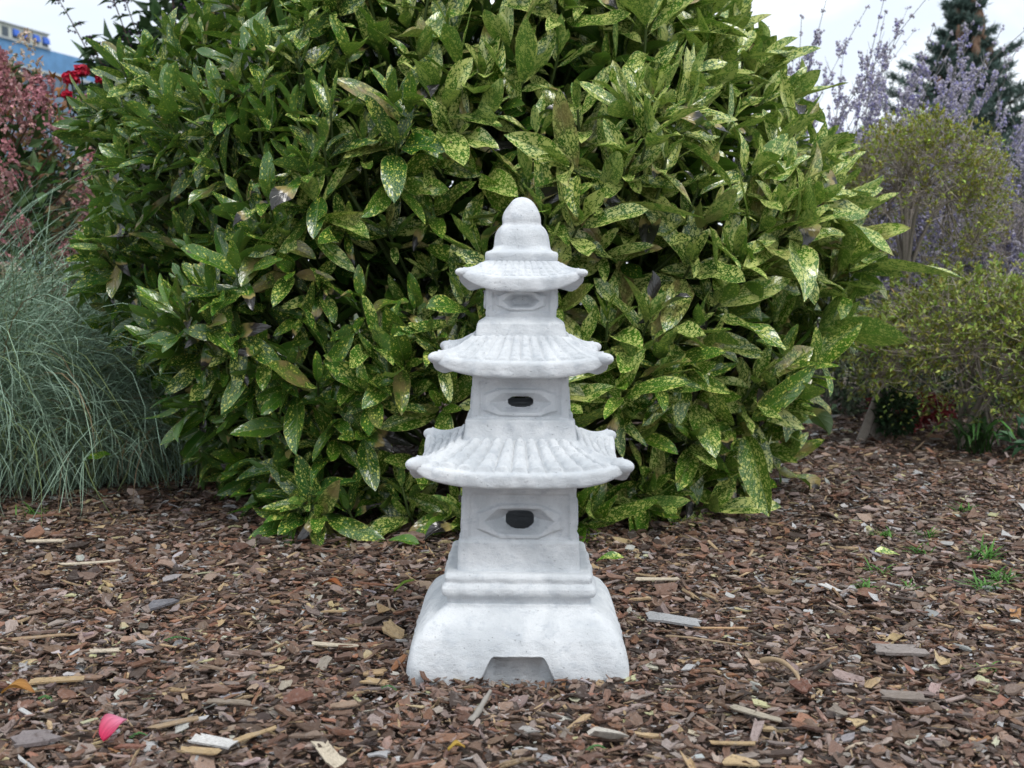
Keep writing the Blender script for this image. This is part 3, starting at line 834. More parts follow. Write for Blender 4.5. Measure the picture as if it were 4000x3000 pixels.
def soft_leaf(name, label, cat, x, y, yaw, L, W, col, col2, z=.016, group=None, curl=.2, cup=.5, tilt=0., nt=14, nc=14):
    """a small single leaf or petal with real thickness of surface curvature"""
    t = np.linspace(0, 1, nt + 1); v = np.linspace(-1, 1, nc + 1)
    w = (np.sin(PI * np.clip(t, 0, 1) ** .8)) ** .6; w[0] = .12; w[-1] = .15
    X = t[:, None] * L + 0 * v; Y = v[None] * w[:, None] * W / 2
    Z = z + cup * (v[None] ** 2) * w[:, None] * W * .4 + np.sin(t[:, None] * PI) * curl * L + .0016 * np.sin(t[:, None] * 9 + v[None] * 3) + .0012 * np.sin(v[None] * 11 + t[:, None] * 4)
    if tilt: Z = Z + X * math.tan(tilt)
    c, s = math.cos(yaw), math.sin(yaw)
    V = np.stack([x + X * c - Y * s, y + X * s + Y * c, Z], -1).reshape(-1, 3)
    i = np.arange(V.shape[0]).reshape(nt + 1, nc + 1)
    F = np.stack([i[:-1, :-1], i[:-1, 1:], i[1:, 1:], i[1:, :-1]], -1).reshape(-1, 4)
    k = np.repeat(t ** 1.5, nc + 1)[:, None]
    vein = 1 + .16 * np.sin(np.tile(v, nt + 1) * 17 + np.repeat(t, nc + 1) * 3)[:, None] - .25 * (np.abs(np.tile(v, nt + 1)) > .95)[:, None]
    A = Acc(); A.add(V, [F], np.clip((np.array(col) * (1 - k) + np.array(col2) * k) * vein, 0, 1))
    return tag(A.build(name, M_PETAL, None, True, loc=(x, y, 0)), label, cat, group)
soft_leaf('petal', 'bright pink rose petal lying on the mulch at lower left', 'petal', -.682, -.522, 1.05, .050, .046, (.62, .025, .10), (.85, .35, .5), .014, None, .18, .6, .35)
soft_leaf('dry_leaf', 'curled orange dry leaf at the left edge of the mulch', 'dry leaf', -.945, -.307, .05, .060, .030, (.50, .25, .06), (.38, .17, .05), .014, None, .2, .7)
soft_leaf('green_blade', 'narrow bright green leaf strip lying behind the pagoda base at left', 'fallen leaf', -.285, .350, .75, .062, .010, (.16, .28, .03), (.2, .3, .05), .02, None, .1, .3, .25)
soft_leaf('dry_leaf', 'orange red dry leaf left of the pagoda plinth', 'dry leaf', -.47, .42, -.3, .055, .022, (.32, .09, .03), (.4, .15, .05), .016, None, .2, .6)
soft_leaf('dry_leaf', 'small yellow dry leaf at the bottom edge of the mulch', 'dry leaf', -.105, -.560, .4, .03, .012, (.55, .38, .07), (.5, .3, .06), .014, None, .25, .6)

def sprig(label, x, y, yaw, L):
    n = 9; t = np.linspace(0, 1, n)
    base = np.stack([x + t * L * math.cos(yaw), y + t * L * math.sin(yaw), .016 + .006 * np.sin(t * 3)], 1)
    A = Acc(); V, F = tubes(base[None], np.full((1, n), .0009), 4); A.add(V, F, np.array([.05, .12, .03]))
    for sgn in (-1, 1):
        a = yaw + sgn * .6
        D = unit(np.stack([np.full(n, math.cos(a)), np.full(n, math.sin(a)), R.uniform(-.05, .3, n)], 1))
        V, F = leaflets(base, D, np.tile([[0, 0, 1.]], (n, 1)), L * .32 * (1 - .5 * t), .0035)
        A.add(V, F, np.array([.06, .20, .05]))
    return tag(A.build('conifer_sprig', M_TINT, None, False, loc=(x, y, 0)), label, 'sprig', 'small green sprigs dropped on the mulch')
sprig('green conifer sprig in the middle of the mulch left of the pagoda', -.735, -.01, .15, .05)
sprig('green conifer sprig near the orange dry leaf', -.865, -.335, -.5, .034)
sprig('green conifer sprig close to the left front pagoda foot', -.245, -.285, -.4, .03)
sprig('green conifer sprig tucked against the pink petal', -.640, -.515, .3, .026)
sprig('green conifer sprig at the bottom edge in front of the pagoda', .12, -.565, .2, .03)

def tuft(label, x, y, n, L, col=(.075, .20, .03)):
    A = Acc(); L *= R.uniform(.8, 1.1); n = int(n * R.uniform(.8, 1.1))
    d = rdir(n, .12, .8); P = np.stack([x + R.normal(0, L * .22, n), y + R.normal(0, L * .22, n), np.full(n, .004)], 1)
    LL = L * R.uniform(.5, 1.1, n)
    for k, (bx, wd) in enumerate(((0, 1.),)):
        tip = P + d * LL[:, None]; tip[:, 2] = np.maximum(tip[:, 2] * .8, .012)
        mid = P + d * LL[:, None] * .55; mid[:, 2] += LL * .18
        C = bez(P, mid, tip, 5); T, S, B = frames(C)
        w = np.array([.8, 1., .9, .6, .05]) * .0022
        V = np.stack([C - S * w[None, :, None], C + S * w[None, :, None]], 2)
        i = np.arange(n * 10).reshape(n, 5, 2)
        q = np.stack([i[:, :-1, 0], i[:, :-1, 1], i[:, 1:, 1], i[:, 1:, 0]], -1).reshape(-1, 4)
        c = np.array(col) * np.exp(R.normal(0, .25, (n, 1)))
        A.add(V.reshape(-1, 3), [q], rep(c, 10))
    return tag(A.build('grass_tuft', M_BLADE, None, False, loc=(x, y, 0)), label, 'grass tuft', 'small grass tufts growing through the mulch')
for l, x, y, n, L in (
    ('largest bright grass tuft at right below the green shrub', 1.30, .736, 60, .075),
    ('low spreading grass tuft in the mulch midway between pagoda and right edge', .869, .413, 34, .055),
    ('dense grass tuft at right below the largest tuft', 1.172, .434, 46, .065),
    ('wide grass tuft at the right edge of the frame', 1.243, .500, 50, .07),
    ('lone sprouting weed tuft at lower right of the mulch', .924, -.155, 12, .045),
    ('small dark tuft nearest the shrub skirt on the right', 1.10, .985, 30, .055),
    ('pair of thin upright blades left of the pale yellow green leaf', .953, .590, 14, .06),
    ('bright small tuft farther back between shrub skirt and right edge', 1.227, .975, 26, .055),
    ('scruffy tuft just behind the pale yellow green leaf', 1.141, .790, 34, .055),
    ('tiny tuft next to the twisted white chip at right', .985, .43, 12, .04),
    ('small tuft in front of the green shrub trunk', 1.48, 1.35, 26, .06),
    ('thin weed tuft at the edge of the blue green grass', -1.53, 1.28, 16, .09),
): tuft(l, x, y, n, L)

# ------------------------------------------------------------------ blue green grass at left
def ornamental_grass():
    root = thing('ornamental_grass', (-1.85, 1.95, 0), 'fountain of fine blue green grass blades left of the spotted shrub', 'ornamental grass')
    A = Acc()
    clumps = [(-1.62, 1.80, .10, .62, 900), (-1.98, 1.95, .15, 1.2, 1700), (-2.35, 2.35, .2, 1.4, 1500), (-1.78, 2.35, .18, 1.2, 1100), (-2.05, 1.66, .14, .8, 1000), (-1.36, 2.02, .14, .7, 800), (-1.30, 2.4, .15, .9, 500), (-2.45, 1.9, .15, 1.2, 800)]
    for cx, cy, r, L, n in clumps:
        n = int(n * 1.25)
        P = np.stack([cx + R.normal(0, r, n), cy + R.normal(0, r, n), np.zeros(n)], 1)
        a = R.uniform(0, 2 * PI, n); el = np.radians(R.uniform(48, 88, n))
        h = np.stack([np.cos(a), np.sin(a), np.zeros(n)], 1)
        LL = L * R.uniform(.6, 1.2, n); k = 10
        t = np.linspace(0, 1, k)
        droop = R.uniform(.9, 3.1, n)
        ang = el[:, None] - droop[:, None] * t[None] ** 1.4
        ds = LL[:, None] / (k - 1)
        rr = np.concatenate([np.zeros((n, 1)), np.cumsum(np.cos(ang[:, :-1]) * ds, 1)], 1); zz = np.concatenate([np.zeros((n, 1)), np.cumsum(np.sin(ang[:, :-1]) * ds, 1)], 1)
        side = np.stack([-np.sin(a), np.cos(a), np.zeros(n)], 1)
        sw = R.normal(0, .2, n)[:, None] * t[None] ** 2 * LL[:, None]
        C = P[:, None] + h[:, None] * rr[..., None] + np.array([0, 0, 1.]) * zz[..., None] + side[:, None] * sw[..., None]
        C[..., 2] = np.maximum(C[..., 2], .006 + R.uniform(0, .02, (n, 1)))
        w = np.array([.9, 1, 1, 1, 1, .95, .85, .7, .45, .08]) * .00165
        T, S, B = frames(C)
        roll = R.uniform(-.9, .9, (n, 1, 1)); S = S * np.cos(roll) + B * np.sin(roll)
        V = np.stack([C - S * w[None, :, None], C + S * w[None, :, None]], 2)
        i = np.arange(n * k * 2).reshape(n, k, 2)
        q = np.stack([i[:, :-1, 0], i[:, :-1, 1], i[:, 1:, 1], i[:, 1:, 0]], -1).reshape(-1, 4)
        base = np.array([[.275, .40, .295]]) * np.exp(R.normal(0, .3, (n, 1)))
        kind = R.uniform(0, 1, n)
        base[kind < .16] = np.array([.15, .2, .07]) * R.uniform(.7, 1.2, ((kind < .16).sum(), 1))
        base[kind > .93] = np.array([.22, .15, .08]) * R.uniform(.6, 1.1, ((kind > .93).sum(), 1))
        A.add(V.reshape(-1, 3), [q], rep(base, k * 2))
    A.build('blades', M_BLADE, root)
ornamental_grass()

# ------------------------------------------------------------------ pink hydrangea-like shrub, rose, purple berries (left back)
def leafy_mass(A, cen, rad, n, L, col, cs=.25, up=.4, shell=.5):
    d = rdir(n); r = R.uniform(shell, 1, n) ** .7
    P = np.array(cen) + d * r[:, None] * np.array(rad)
    P[:, 2] = np.maximum(P[:, 2], .03)
    D = unit(d + R.normal(0, .6, (n, 3)) + np.array([0, 0, up])); U = unit(R.normal(0, .5, (n, 3)) + np.array([0, 0, 1.]) + d * .4)
    LL = L * np.exp(R.normal(0, .22, n))
    V, F = leaflets(P, D, U, LL, LL * .5)
    c = np.array(col) * np.exp(R.normal(0, cs, (n, 1))) * (1 + R.normal(0, .08, (n, 3)))
    A.add(V, F, rep(np.clip(c, 0, 1), 5))

def wood(A, base, tips, r0, r1, col, k=8, lift=.4, sides=6):
    n = len(tips); p0 = np.broadcast_to(np.array(base, float), (n, 3)) if np.ndim(base) == 1 else base
    p1 = p0 * .5 + tips * .5 + R.normal(0, .06, (n, 3)); p1[:, 2] = p0[:, 2] + (tips[:, 2] - p0[:, 2]) * (1 - lift) ** .5
    p1[:, :2] = p0[:, :2] * (.5 + lift * .4) + tips[:, :2] * (.5 - lift * .4)
    V, F = tubes(bez(p0, p1, tips, k), np.linspace(r0, r1, k)[None], sides)
    c = np.array(col) * np.exp(R.normal(0, .15, (n, 1)))
    A.add(V, F, rep(c, k * sides))

def hydrangea():
    root = thing('flowering_shrub', (-2.75, 3.2, 0), 'tall shrub crowded with fading pink flower panicles at the left edge', 'flowering shrub')
    fol, fl, st = Acc(), Acc(), Acc()
    cen = np.array([-2.68, 3.25, .92]); rad = np.array([.70, .6, .92])
    leafy_mass(fol, cen, rad * .97, 2100, .085, (.06, .12, .035), .35, .2, .3)
    leafy_mass(fol, cen, rad * 1.0, 900, .05, (.20, .14, .06), .35, .2, .5)
    nP = 150
    d = rdir(nP, -.75, 1.); d[:, 1] = -np.abs(d[:, 1]) * R.choice([1, 1, 1, -1], nP)
    tips = cen + d * rad * R.uniform(.82, 1.05, (nP, 1)); tips[:, 2] = np.clip(tips[:, 2], .2, 1.76)
    ax = unit(d + np.array([0, 0, .8]) + R.normal(0, .25, (nP, 3)))
    wood(st, np.array([-2.75, 3.3, -.02]), tips, .009, .003, (.12, .075, .05))
    for i in range(nP):
        h = R.uniform(.16, .27); m = 70
        t = R.uniform(0, 1, m) ** .8; rr = (1 - t * .85) * h * .55 * np.sqrt(R.uniform(.3, 1, m)); a = R.uniform(0, 2 * PI, m)
        ref = np.array([1., 0, 0]); X = unit(np.cross(ax[i], ref)); Y = np.cross(ax[i], X)
        C = tips[i] + ax[i] * (t * h - .05)[:, None] + X * (rr * np.cos(a))[:, None] + Y * (rr * np.sin(a))[:, None]
        base = np.array([(.46, .20, .22), (.52, .29, .29), (.36, .15, .165), (.55, .45, .36), (.33, .24, .14)])[R.choice(5, p=[.30, .24, .16, .10, .20])]
        for q in range(4):
            b = a + 0; nn = unit(X * np.cos(a)[:, None] + Y * np.sin(a)[:, None] + ax[i] * .6 + R.normal(0, .5, (m, 3)))
            e1 = unit(np.cross(nn, rdir(m))); e2 = np.cross(nn, e1)
            dd = [e1, e2, -e1, -e2][q]
            sel = np.arange(m)
            V, F = leaflets(C, dd, nn, R.uniform(.013, .021, m), R.uniform(.012, .018, m), .1, .1)
            c = base * np.exp(R.normal(0, .25, (m, 1))) * (1 + R.normal(0, .05, (m, 3)))
            fl.add(V, F, rep(np.clip(c, 0, 1), 5))
    fol.build('foliage', M_TINT, root); fl.build('flowers', M_PETAL, root); st.build('stem', M_TWIG, root, True)
hydrangea()

def rose_bush():
    cx, cy = -2.32, 4.15
    root = thing('rose_bush', (cx, cy, 0), 'dark green rose bush with red blooms between pink shrub and spotted shrub', 'rose bush')
    fol, st = Acc(), Acc()
    leafy_mass(fol, (cx, cy - .1, .95), (.5, .45, .78), 1700, .065, (.035, .085, .04), .35, .2, .25)
    leafy_mass(fol, (cx - .22, cy - .3, 1.55), (.25, .2, .3), 170, .075, (.22, .1, .03), .4, .2, .3)
    tips = np.array([cx, cy, .9]) + rdir(16, -.2, 1) * np.array([.45, .4, .75])
    wood(st, np.array([cx, cy, -.02]), tips, .009, .004, (.07, .09, .04))
    roses = [(-2.25, 3.66, 1.75, .054), (-2.205, 3.68, 1.79, .046), (-2.09, 3.66, 1.745, .045), (-2.27, 3.64, 1.665, .036)]
    tp = np.array([[x, y, z - .02] for x, y, z, r in roses]); wood(st, np.array([cx, cy, .2]), tp, .007, .004, (.06, .1, .04))
    fol.build('foliage', M_TINT, root); st.build('stem', M_TWIG, root, True)
    for x, y, z, r in roses:
        A = Acc(); m = 130
        d = rdir(m, -.4, 1.); c = np.array([x, y, z])
        P = c + d * r * R.uniform(.25, .8, (m, 1)); U = unit(d + R.normal(0, .2, (m, 3)))
        D = unit(np.cross(U, rdir(m)) + d * .3)
        LL = r * R.uniform(.4, .65, m)
        V, F = leaflets(P - D * LL[:, None] * .5, D, U, LL, LL * 1.0, .25, -.1)
        A.add(V, F, rep(np.array([.46, .012, .04]) * np.exp(R.normal(0, .25, (m, 1))), 5))
        A.build('bloom', M_PETAL, root)
rose_bush()

def berry_shrub():
    cx, cy = -1.95, 4.9
    root = thing('berry_shrub', (cx, cy, 0), 'tall dark leafed shrub with clusters of purple berries rising behind the spotted shrub at left', 'berry shrub')
    fol, st, be = Acc(), Acc(), Acc()
    tips = []
    for i in range(50):
        a = R.uniform(-1.5, 1.5); el = R.uniform(.85, 1.5); L = R.uniform(1.9, 2.8)
        tips.append([cx + math.cos(a) * math.cos(el) * L * .85, cy + math.sin(a) * math.cos(el) * L * .7, math.sin(el) * L])
    tips = np.array(tips)
    tips = np.vstack([tips, [[-2.66, 4.6, 2.36], [-2.45, 4.5, 2.1], [-2.2, 4.4, 2.3], [-1.95, 4.4, 2.5], [-2.3, 4.3, 2.45]]])
    n = len(tips); p0 = np.tile([[cx, cy, -.02]], (n, 1)) + R.normal(0, .05, (n, 3)) * np.array([1, 1, 0])
    p1 = p0 * .35 + tips * .65; p1[:, :2] = p0[:, :2] * .65 + tips[:, :2] * .35
    C = bez(p0, p1, tips, 24)
    V, F = tubes(C, np.linspace(.011, .0028, 24)[None], 5); st.add(V, F, np.array([.15, .11, .08]))
    for j in range(5, 24):
        for sg in (-1, 1, 0, 2):
            P = C[:, j]; T = unit(C[:, j] - C[:, j - 1]); a = R.uniform(0, 6.28, n) + sg * 1.57
            ref = unit(np.cross(T, np.array([0, 1., 0]))); B = np.cross(T, ref)
            D = unit(ref * np.cos(a)[:, None] + B * np.sin(a)[:, None] + T * .35 + np.array([0, 0, -.12]))
            LL = np.full(n, .15) * R.uniform(.7, 1.3, n) * (1.1 - .025 * j)
            V, F = leaflets(P, D, np.tile([[0, 0, 1.]], (n, 1)), LL, LL * .42, .2, .3)
            c = np.array([.045, .095, .035]) * np.exp(R.normal(0, .3, (n, 1))); fol.add(V, F, rep(c, 5))
        if j == 5:
            for c0, r0, k0 in (((-2.2, 4.75, 1.9), (.36, .3, .3), 330), ((-1.85, 4.7, 2.15), (.45, .35, .4), 480), ((-1.5, 4.7, 2.35), (.5, .4, .4), 480), ((-2.0, 4.7, 1.5), (.5, .35, .4), 420)):
                leafy_mass(fol, c0, r0, k0, .12, (.05, .105, .04), .35, .1, .2)
        if j % 2 and j > 8:
            m = 14; Q = np.repeat(C[:, j], m, 0) + R.normal(0, .02, (n * m, 3))
            V, F = blobs(Q, R.uniform(.006, .009, n * m)); be.add(V, F, np.array([.055, .025, .075]))
    fol.build('foliage', M_TINT, root); st.build('stem', M_TWIG, root, True); be.build('berries', M_TWIG, root, True)
berry_shrub()

# ------------------------------------------------------------------ right hand shrubs
def twiggy(name, label, foot, cen, rad, n1, n2, n3, trunk, leafcol, twigcol, lsize, leafn, dens=.5, extra=None):
    root = thing(name, (foot[0], foot[1], 0), label, 'shrub')
    W, Fl, TR = Acc(), Acc(), Acc()
    cen = np.array(cen); rad = np.array(rad)
    foot = np.array(foot, float)
    fork = trunk
    if fork is not None:
        fork = np.array(fork, float)
        P = bez(foot[None], (foot * .5 + fork * .5 + np.array([-.05, 0, .05]))[None], fork[None], 10)
        V, F = tubes(P, np.linspace(.030, .024, 10)[None], 9); TR.add(V, F, np.array(twigcol) * .9)
        if extra is not None:
            for e in extra:
                e = np.array(e, float); P = bez(e[None], (e * .4 + fork * .6 - np.array([0, 0, .15]))[None], fork[None], 8)
                V, F = tubes(P, np.linspace(.024, .012, 8)[None], 7); TR.add(V, F, np.array(twigcol))
        TR.build('trunk', M_TWIG, root, True)
        start = np.tile(fork, (n1, 1))
    else:
        start = foot + np.stack([R.normal(0, .06, n1), R.normal(0, .06, n1), np.zeros(n1)], 1)
    d1 = rdir(n1, -.35 if trunk is not None else -.2, 1.)
    e1 = cen + d1 * rad * R.uniform(.3, .55, (n1, 1))
    wood(W, start, e1, .0095, .004, twigcol, 7, .2, 5)
    # secondaries
    s2 = np.repeat(e1, n2, 0); d2 = unit(np.repeat(d1, n2, 0) + R.normal(0, .55, (n1 * n2, 3)))
    e2 = cen + d2 * rad * R.uniform(.62, .82, (n1 * n2, 1)); e2[:, 2] = np.maximum(e2[:, 2], .05)
    wood(W, s2, e2, .004, .0018, twigcol, 6, .1, 4)
    s3 = np.repeat(e2, n3, 0); d3 = unit(np.repeat(d2, n3, 0) + R.normal(0, .3, (n1 * n2 * n3, 3)))
    e3 = cen + d3 * rad * (R.uniform(.82, 1.04, (len(s3), 1)) if trunk is not None else R.uniform(.72, 1.16, (len(s3), 1))); e3[:, 2] = np.maximum(e3[:, 2], .03) + .05
    p1 = s3 * .5 + e3 * .5 + R.normal(0, .03, s3.shape)
    C = bez(s3, p1, e3, 6)
    V, F = tubes(C, np.linspace(.0019, .0009, 6)[None], 3)
    W.add(V, F, rep(np.array(twigcol) * 1.25 * np.exp(R.normal(0, .25, (len(s3), 1))), 18))
    # leaves in little whorls at the outer part of each twig
    m = len(C)
    for j, q in ((3, .5), (4, .8), (5, 1.)):
        clus = R.uniform(0, 1, m) < dens
        for l in range(leafn):
            sel = (R.uniform(0, 1, m) < q) & clus
            P = C[sel, j] + R.normal(0, .006, (sel.sum(), 3)); k = len(P)
            D = unit(d3[sel] * .6 + rdir(k) * .9 + np.array([0, 0, .35])); U = unit(rdir(k) * .6 + np.array([0, 0, 1.]))
            LL = lsize * np.exp(R.normal(0, .25, k))
            V, F = leaflets(P, D, U, LL, LL * .5, .2, .1)
            c = np.array(leafcol) * np.exp(R.normal(0, .32, (k, 1))) * (1 + R.normal(0, .1, (k, 3)))
            yel = R.uniform(0, 1, k) < .13; c[yel] = np.array([.30, .27, .05]) * R.uniform(.7, 1.2, (yel.sum(), 1))
            Fl.add(V, F, rep(np.clip(c, 0, 1), 5))
    if trunk is None and lsize > .02: leafy_mass(Fl, cen - np.array([0, 0, .12]), rad * np.array([1, 1, .72]), 700, .024, leafcol, .35, .3, .45)
    W.build('twigs', M_TWIG, root); Fl.build('foliage', M_TINT, root)
    return root

twiggy('airy_shrub', 'fine twigged shrub with rounded yellow green crown on a bare trunk, right of spotted shrub', (1.72, 3.05, -.02), (1.99, 3.3, 1.10), (.43, .44, .40), 12, 8, 16, (1.90, 3.22, .70), (.28, .33, .055), (.27, .235, .205), .018, 6, .6, extra=[(1.62, 2.95, -.02), (1.80, 3.2, -.02)])
twiggy('low_shrub', 'low twiggy shrub dotted with small green leaves at the right edge below the airy crown', (2.10, 2.86, -.02), (2.14, 2.9, .39), (.60, .5, .36), 14, 9, 14, None, (.28, .35, .075), (.30, .26, .225), .023, 7, .7)
twiggy('grey_twig_shrub', 'bare grey twigged shrub behind the low shrub at the right edge', (3.05, 4.0, -.02), (3.0, 4.0, .62), (.72, .5, .62), 13, 8, 13, None, (.16, .18, .08), (.32, .28, .27), .014, 2)

def sage(label, bx, by, n, hlo, hhi, lean):
    root = thing('russian_sage', (bx, by, 0), label, 'sage plant', 'lavender blue sage plants behind the right hand shrubs')
    S, Fl = Acc(), Acc()
    P0 = np.stack([bx + R.normal(0, .3, n), by + R.normal(0, .26, n), np.zeros(n)], 1)
    H = R.uniform(hlo, hhi, n)
    D = np.stack([R.normal(lean, .24, n), R.normal(-.05, .2, n), np.ones(n)], 1)
    P2 = P0 + D * H[:, None]; P1 = P0 + np.array([0, 0, 1.]) * H[:, None] * .55 + D * H[:, None] * np.array([.12, .12, 0])
    C = bez(P0, P1, P2, 24)
    V, F = tubes(C, np.linspace(.005, .0015, 24)[None], 4); S.add(V, F, np.array([.20, .20, .17]))
    def spikes(C, j0):
        for j in range(j0, C.shape[1]):
            nn = len(C); m = 6
            Q = np.repeat(C[:, j], m, 0) + R.normal(0, .009, (nn * m, 3)) * (1.2 - .5 * j / C.shape[1])
            V, F = blobs(Q, R.uniform(.004, .008, nn * m), 1.3)
            blue = R.uniform(0, 1, (nn * m, 1)) < .28
            c = np.where(blue, np.array([[.38, .36, .63]]), np.array([[.55, .52, .61]])) * np.exp(R.normal(0, .2, (nn * m, 1)))
            Fl.add(V, F, rep(c, 6))
    spikes(C, 13)
    for j in range(9, 21):
        for sg in (-1, 1):
            P = C[:, j]; a = R.uniform(0, 6.28, n)
            d = np.stack([np.cos(a) * .4 + lean * .6, np.sin(a) * .35, np.full(n, .75)], 1)
            L = (.10 + .012 * (21 - j)) * R.uniform(.6, 1.25, n)
            E = P + d * L[:, None]; mid = P + d * L[:, None] * np.array([.65, .65, .3])
            c2 = bez(P, mid, E, 9); V, F = tubes(c2, np.linspace(.002, .001, 9)[None], 3); S.add(V, F, np.array([.34, .33, .36]))
            keep = R.uniform(0, 1, n) < .55
            spikes(c2[keep], 3)
    # little grey green leaves low down
    for j in range(1, 15):
        for q in range(4):
            d = rdir(n, -.1, .5); V, F = leaflets(C[:, j] + R.normal(0, .02, (n, 3)), d, np.tile([[0, 0, 1.]], (n, 1)), R.uniform(.03, .07, n), .018); S.add(V, F, np.array([.14, .18, .12]))
    S.build('stem', M_TINT, root); Fl.build('flowers', M_PETAL, root)
sage('sage plant with sparse purple spikes against the sky just right of the spotted shrub', 1.62, 4.6, 22, 1.7, 2.4, .15)
sage('dense sage plant with leaning lavender spikes in front of the conifer', 2.2, 4.5, 46, 1.5, 2.3, .2)
sage('sage plant with pale leaning spikes at the right edge of the frame', 2.85, 4.4, 40, 1.0, 1.7, .2)
sage('lower sage plant with lavender spikes between airy crown and bare twigs', 2.45, 4.15, 30, .9, 1.45, .25)

def strap_plant():
    x, y = 2.02, 2.60
    A = Acc(); n = 34
    a = R.uniform(0, 6.28, n); h = np.stack([np.cos(a), np.sin(a), np.zeros(n)], 1); L = R.uniform(.16, .36, n)
    P = np.stack([x + R.normal(0, .04, n), y + R.normal(0, .04, n), np.zeros(n)], 1)
    C = bez(P, P + np.array([0, 0, .8]) * L[:, None] + h * L[:, None] * .2, P + h * L[:, None] * .75 + np.array([0, 0, .25]) * L[:, None], 7)
    T, S, B = frames(C); w = np.array([.9, 1, 1, .9, .75, .5, .05]) * .008
    V = np.stack([C - S * w[None, :, None], C + S * w[None, :, None]], 2); i = np.arange(n * 14).reshape(n, 7, 2)
    q = np.stack([i[:, :-1, 0], i[:, :-1, 1], i[:, 1:, 1], i[:, 1:, 0]], -1).reshape(-1, 4)
    A.add(V.reshape(-1, 3), [q], rep(np.array([.05, .13, .03]) * np.exp(R.normal(0, .25, (n, 1))), 14))
    tag(A.build('strap_leaf_plant', M_TINT, None, True, loc=(x, y, 0)), 'clump of green strap leaves in front of the low shrub at right', 'plant')
    A = Acc(); leafy_mass(A, (2.22, 2.45, .07), (.13, .12, .08), 70, .07, (.06, .15, .07), .25, .3, .2)
    tag(A.build('broad_leaf_plant', M_TINT, None, False, loc=(2.22, 2.45, 0)), 'small blue green broad leafed plant at the right edge of the mulch', 'plant')
    A = Acc(); leafy_mass(A, (1.80, 3.0, .12), (.10, .09, .12), 900, .032, (.035, .075, .03), .25, .3, .2)
    tag(A.build('small_evergreen', M_TINT, None, False, loc=(1.80, 3.0, 0)), 'small dark evergreen seedling at the foot of the bare trunk', 'plant')
    A = Acc(); leafy_mass(A, (1.98, 3.3, .09), (.22, .11, .08), 320, .055, (.20, .03, .035), .3, .3, .1)
    tag(A.build('red_leaf_plant', M_TINT, None, False, loc=(1.98, 3.3, 0)), 'low plant with dark red leaves under the low shrub', 'plant')
strap_plant()
def back_cover():
    A = Acc(); leafy_mass(A, (2.0, 3.9, .22), (1.0, .25, .32), 3600, .04, (.10, .14, .085), .35, .3, .2)
    leafy_mass(A, (1.75, 3.95, .5), (.3, .2, .25), 600, .035, (.11, .14, .10), .35, .3, .2)
    tag(A.build('ground_shrub', M_TINT, None, False, loc=(2.0, 3.9, 0)), 'low grey green leafy shrub behind the bare trunk at the foot of the sage', 'shrub')
back_cover()

# ------------------------------------------------------------------ trees and houses in the distance
def conifer(label, x, y, H, rbase, seedcones, whorls=23, name='conifer_tree', col=(.085, .135, .115)):
    root = thing(name, (x, y, 0), label, 'tree')
    T, Fo = Acc(), Acc()
    V, F = tubes(np.array([[[x, y, -.05], [x, y, H * .5], [x, y, H]]]), np.array([[.11, .07, .012]]), 8); T.add(V, F, np.array([.11, .08, .06]))
    for wv in range(whorls):
        f = (wv + .6) / whorls; z = H * (.03 + .96 * f)
        Lb = rbase * (1 - f) + .04
        nb = 9 if f < .85 else 5
        a = R.uniform(0, 6.28) + np.arange(nb) * 2 * PI / nb + R.normal(0, .2, nb)
        L = Lb * R.uniform(.55, 1.3, nb)
        P0 = np.tile([[x, y, z]], (nb, 1)); d = np.stack([np.cos(a), np.sin(a), np.full(nb, .12 + .45 * f)], 1)
        P2 = P0 + d * L[:, None]; P1 = P0 + d * L[:, None] * .5 - np.array([0, 0, .06]) * L[:, None]
        C = bez(P0, P1, P2, 9); V, F = tubes(C, np.linspace(.022, .006, 9)[None], 4); T.add(V, F, np.array([.10, .075, .055]))
        for j in range(1, 9):
            for sg in (-1, 1, 0):
                tdir = unit(C[:, j] - C[:, j - 1]); sd = unit(np.cross(tdir, np.array([0, 0, 1.]))) * sg
                l2 = L * .30 * (1.15 - j / 9) + .07
                D = unit(tdir * .7 + sd * .8 + np.array([0, 0, .15]) + R.normal(0, .15, (nb, 3)))
                for q in range(4):
                    B0 = C[:, j] + D * (l2 * q / 4)[:, None]
                    m = 7
                    BB = np.repeat(B0, m, 0) + R.normal(0, .012, (nb * m, 3)); DD = unit(np.repeat(D, m, 0) + R.normal(0, .75, (nb * m, 3)) + np.array([0, 0, .25]))
                    V, F = leaflets(BB, DD, rdir(nb * m), R.uniform(.045, .10, nb * m), .014)
                    c = np.array(col) * np.exp(R.normal(0, .35, (nb * m, 1))); Fo.add(V, F, rep(c, 5))
    T.build('trunk', M_TWIG, root, True); Fo.build('crown', M_TINT, root)
    if seedcones:
        for i in range(seedcones):
            f = R.uniform(.72, .97); a = R.uniform(3.6, 5.9); r = (rbase * (1 - f) + .04) * R.uniform(.65, 1.0)
            c = np.array([x + math.cos(a) * r, y + math.sin(a) * r, H * f + .02])
            u = np.linspace(0, PI, 8); w = np.linspace(0, 2 * PI, 10, endpoint=False)
            sph = np.stack([np.sin(u)[:, None] * np.cos(w), np.sin(u)[:, None] * np.sin(w), np.cos(u)[:, None] * np.ones_like(w)], -1) * (1 + .18 * np.sin(w * 5 + u[:, None] * 9))[..., None]
            B = sph * np.array([.036, .036, .09]) + c
            A = Acc(); A.add(B.reshape(-1, 3), [grid_faces(8, 10).reshape(-1, 4)], np.array([.17, .105, .07])); A.build('cone', M_TWIG, root, True)
conifer('tall blue green conifer with brown cones near its top, behind the sage at right', 5.25, 11.4, 3.95, 1.72, 26)
conifer('short dark conifer just left of the tall conifer', 4.55, 12.6, 2.5, .62, 0, 18)

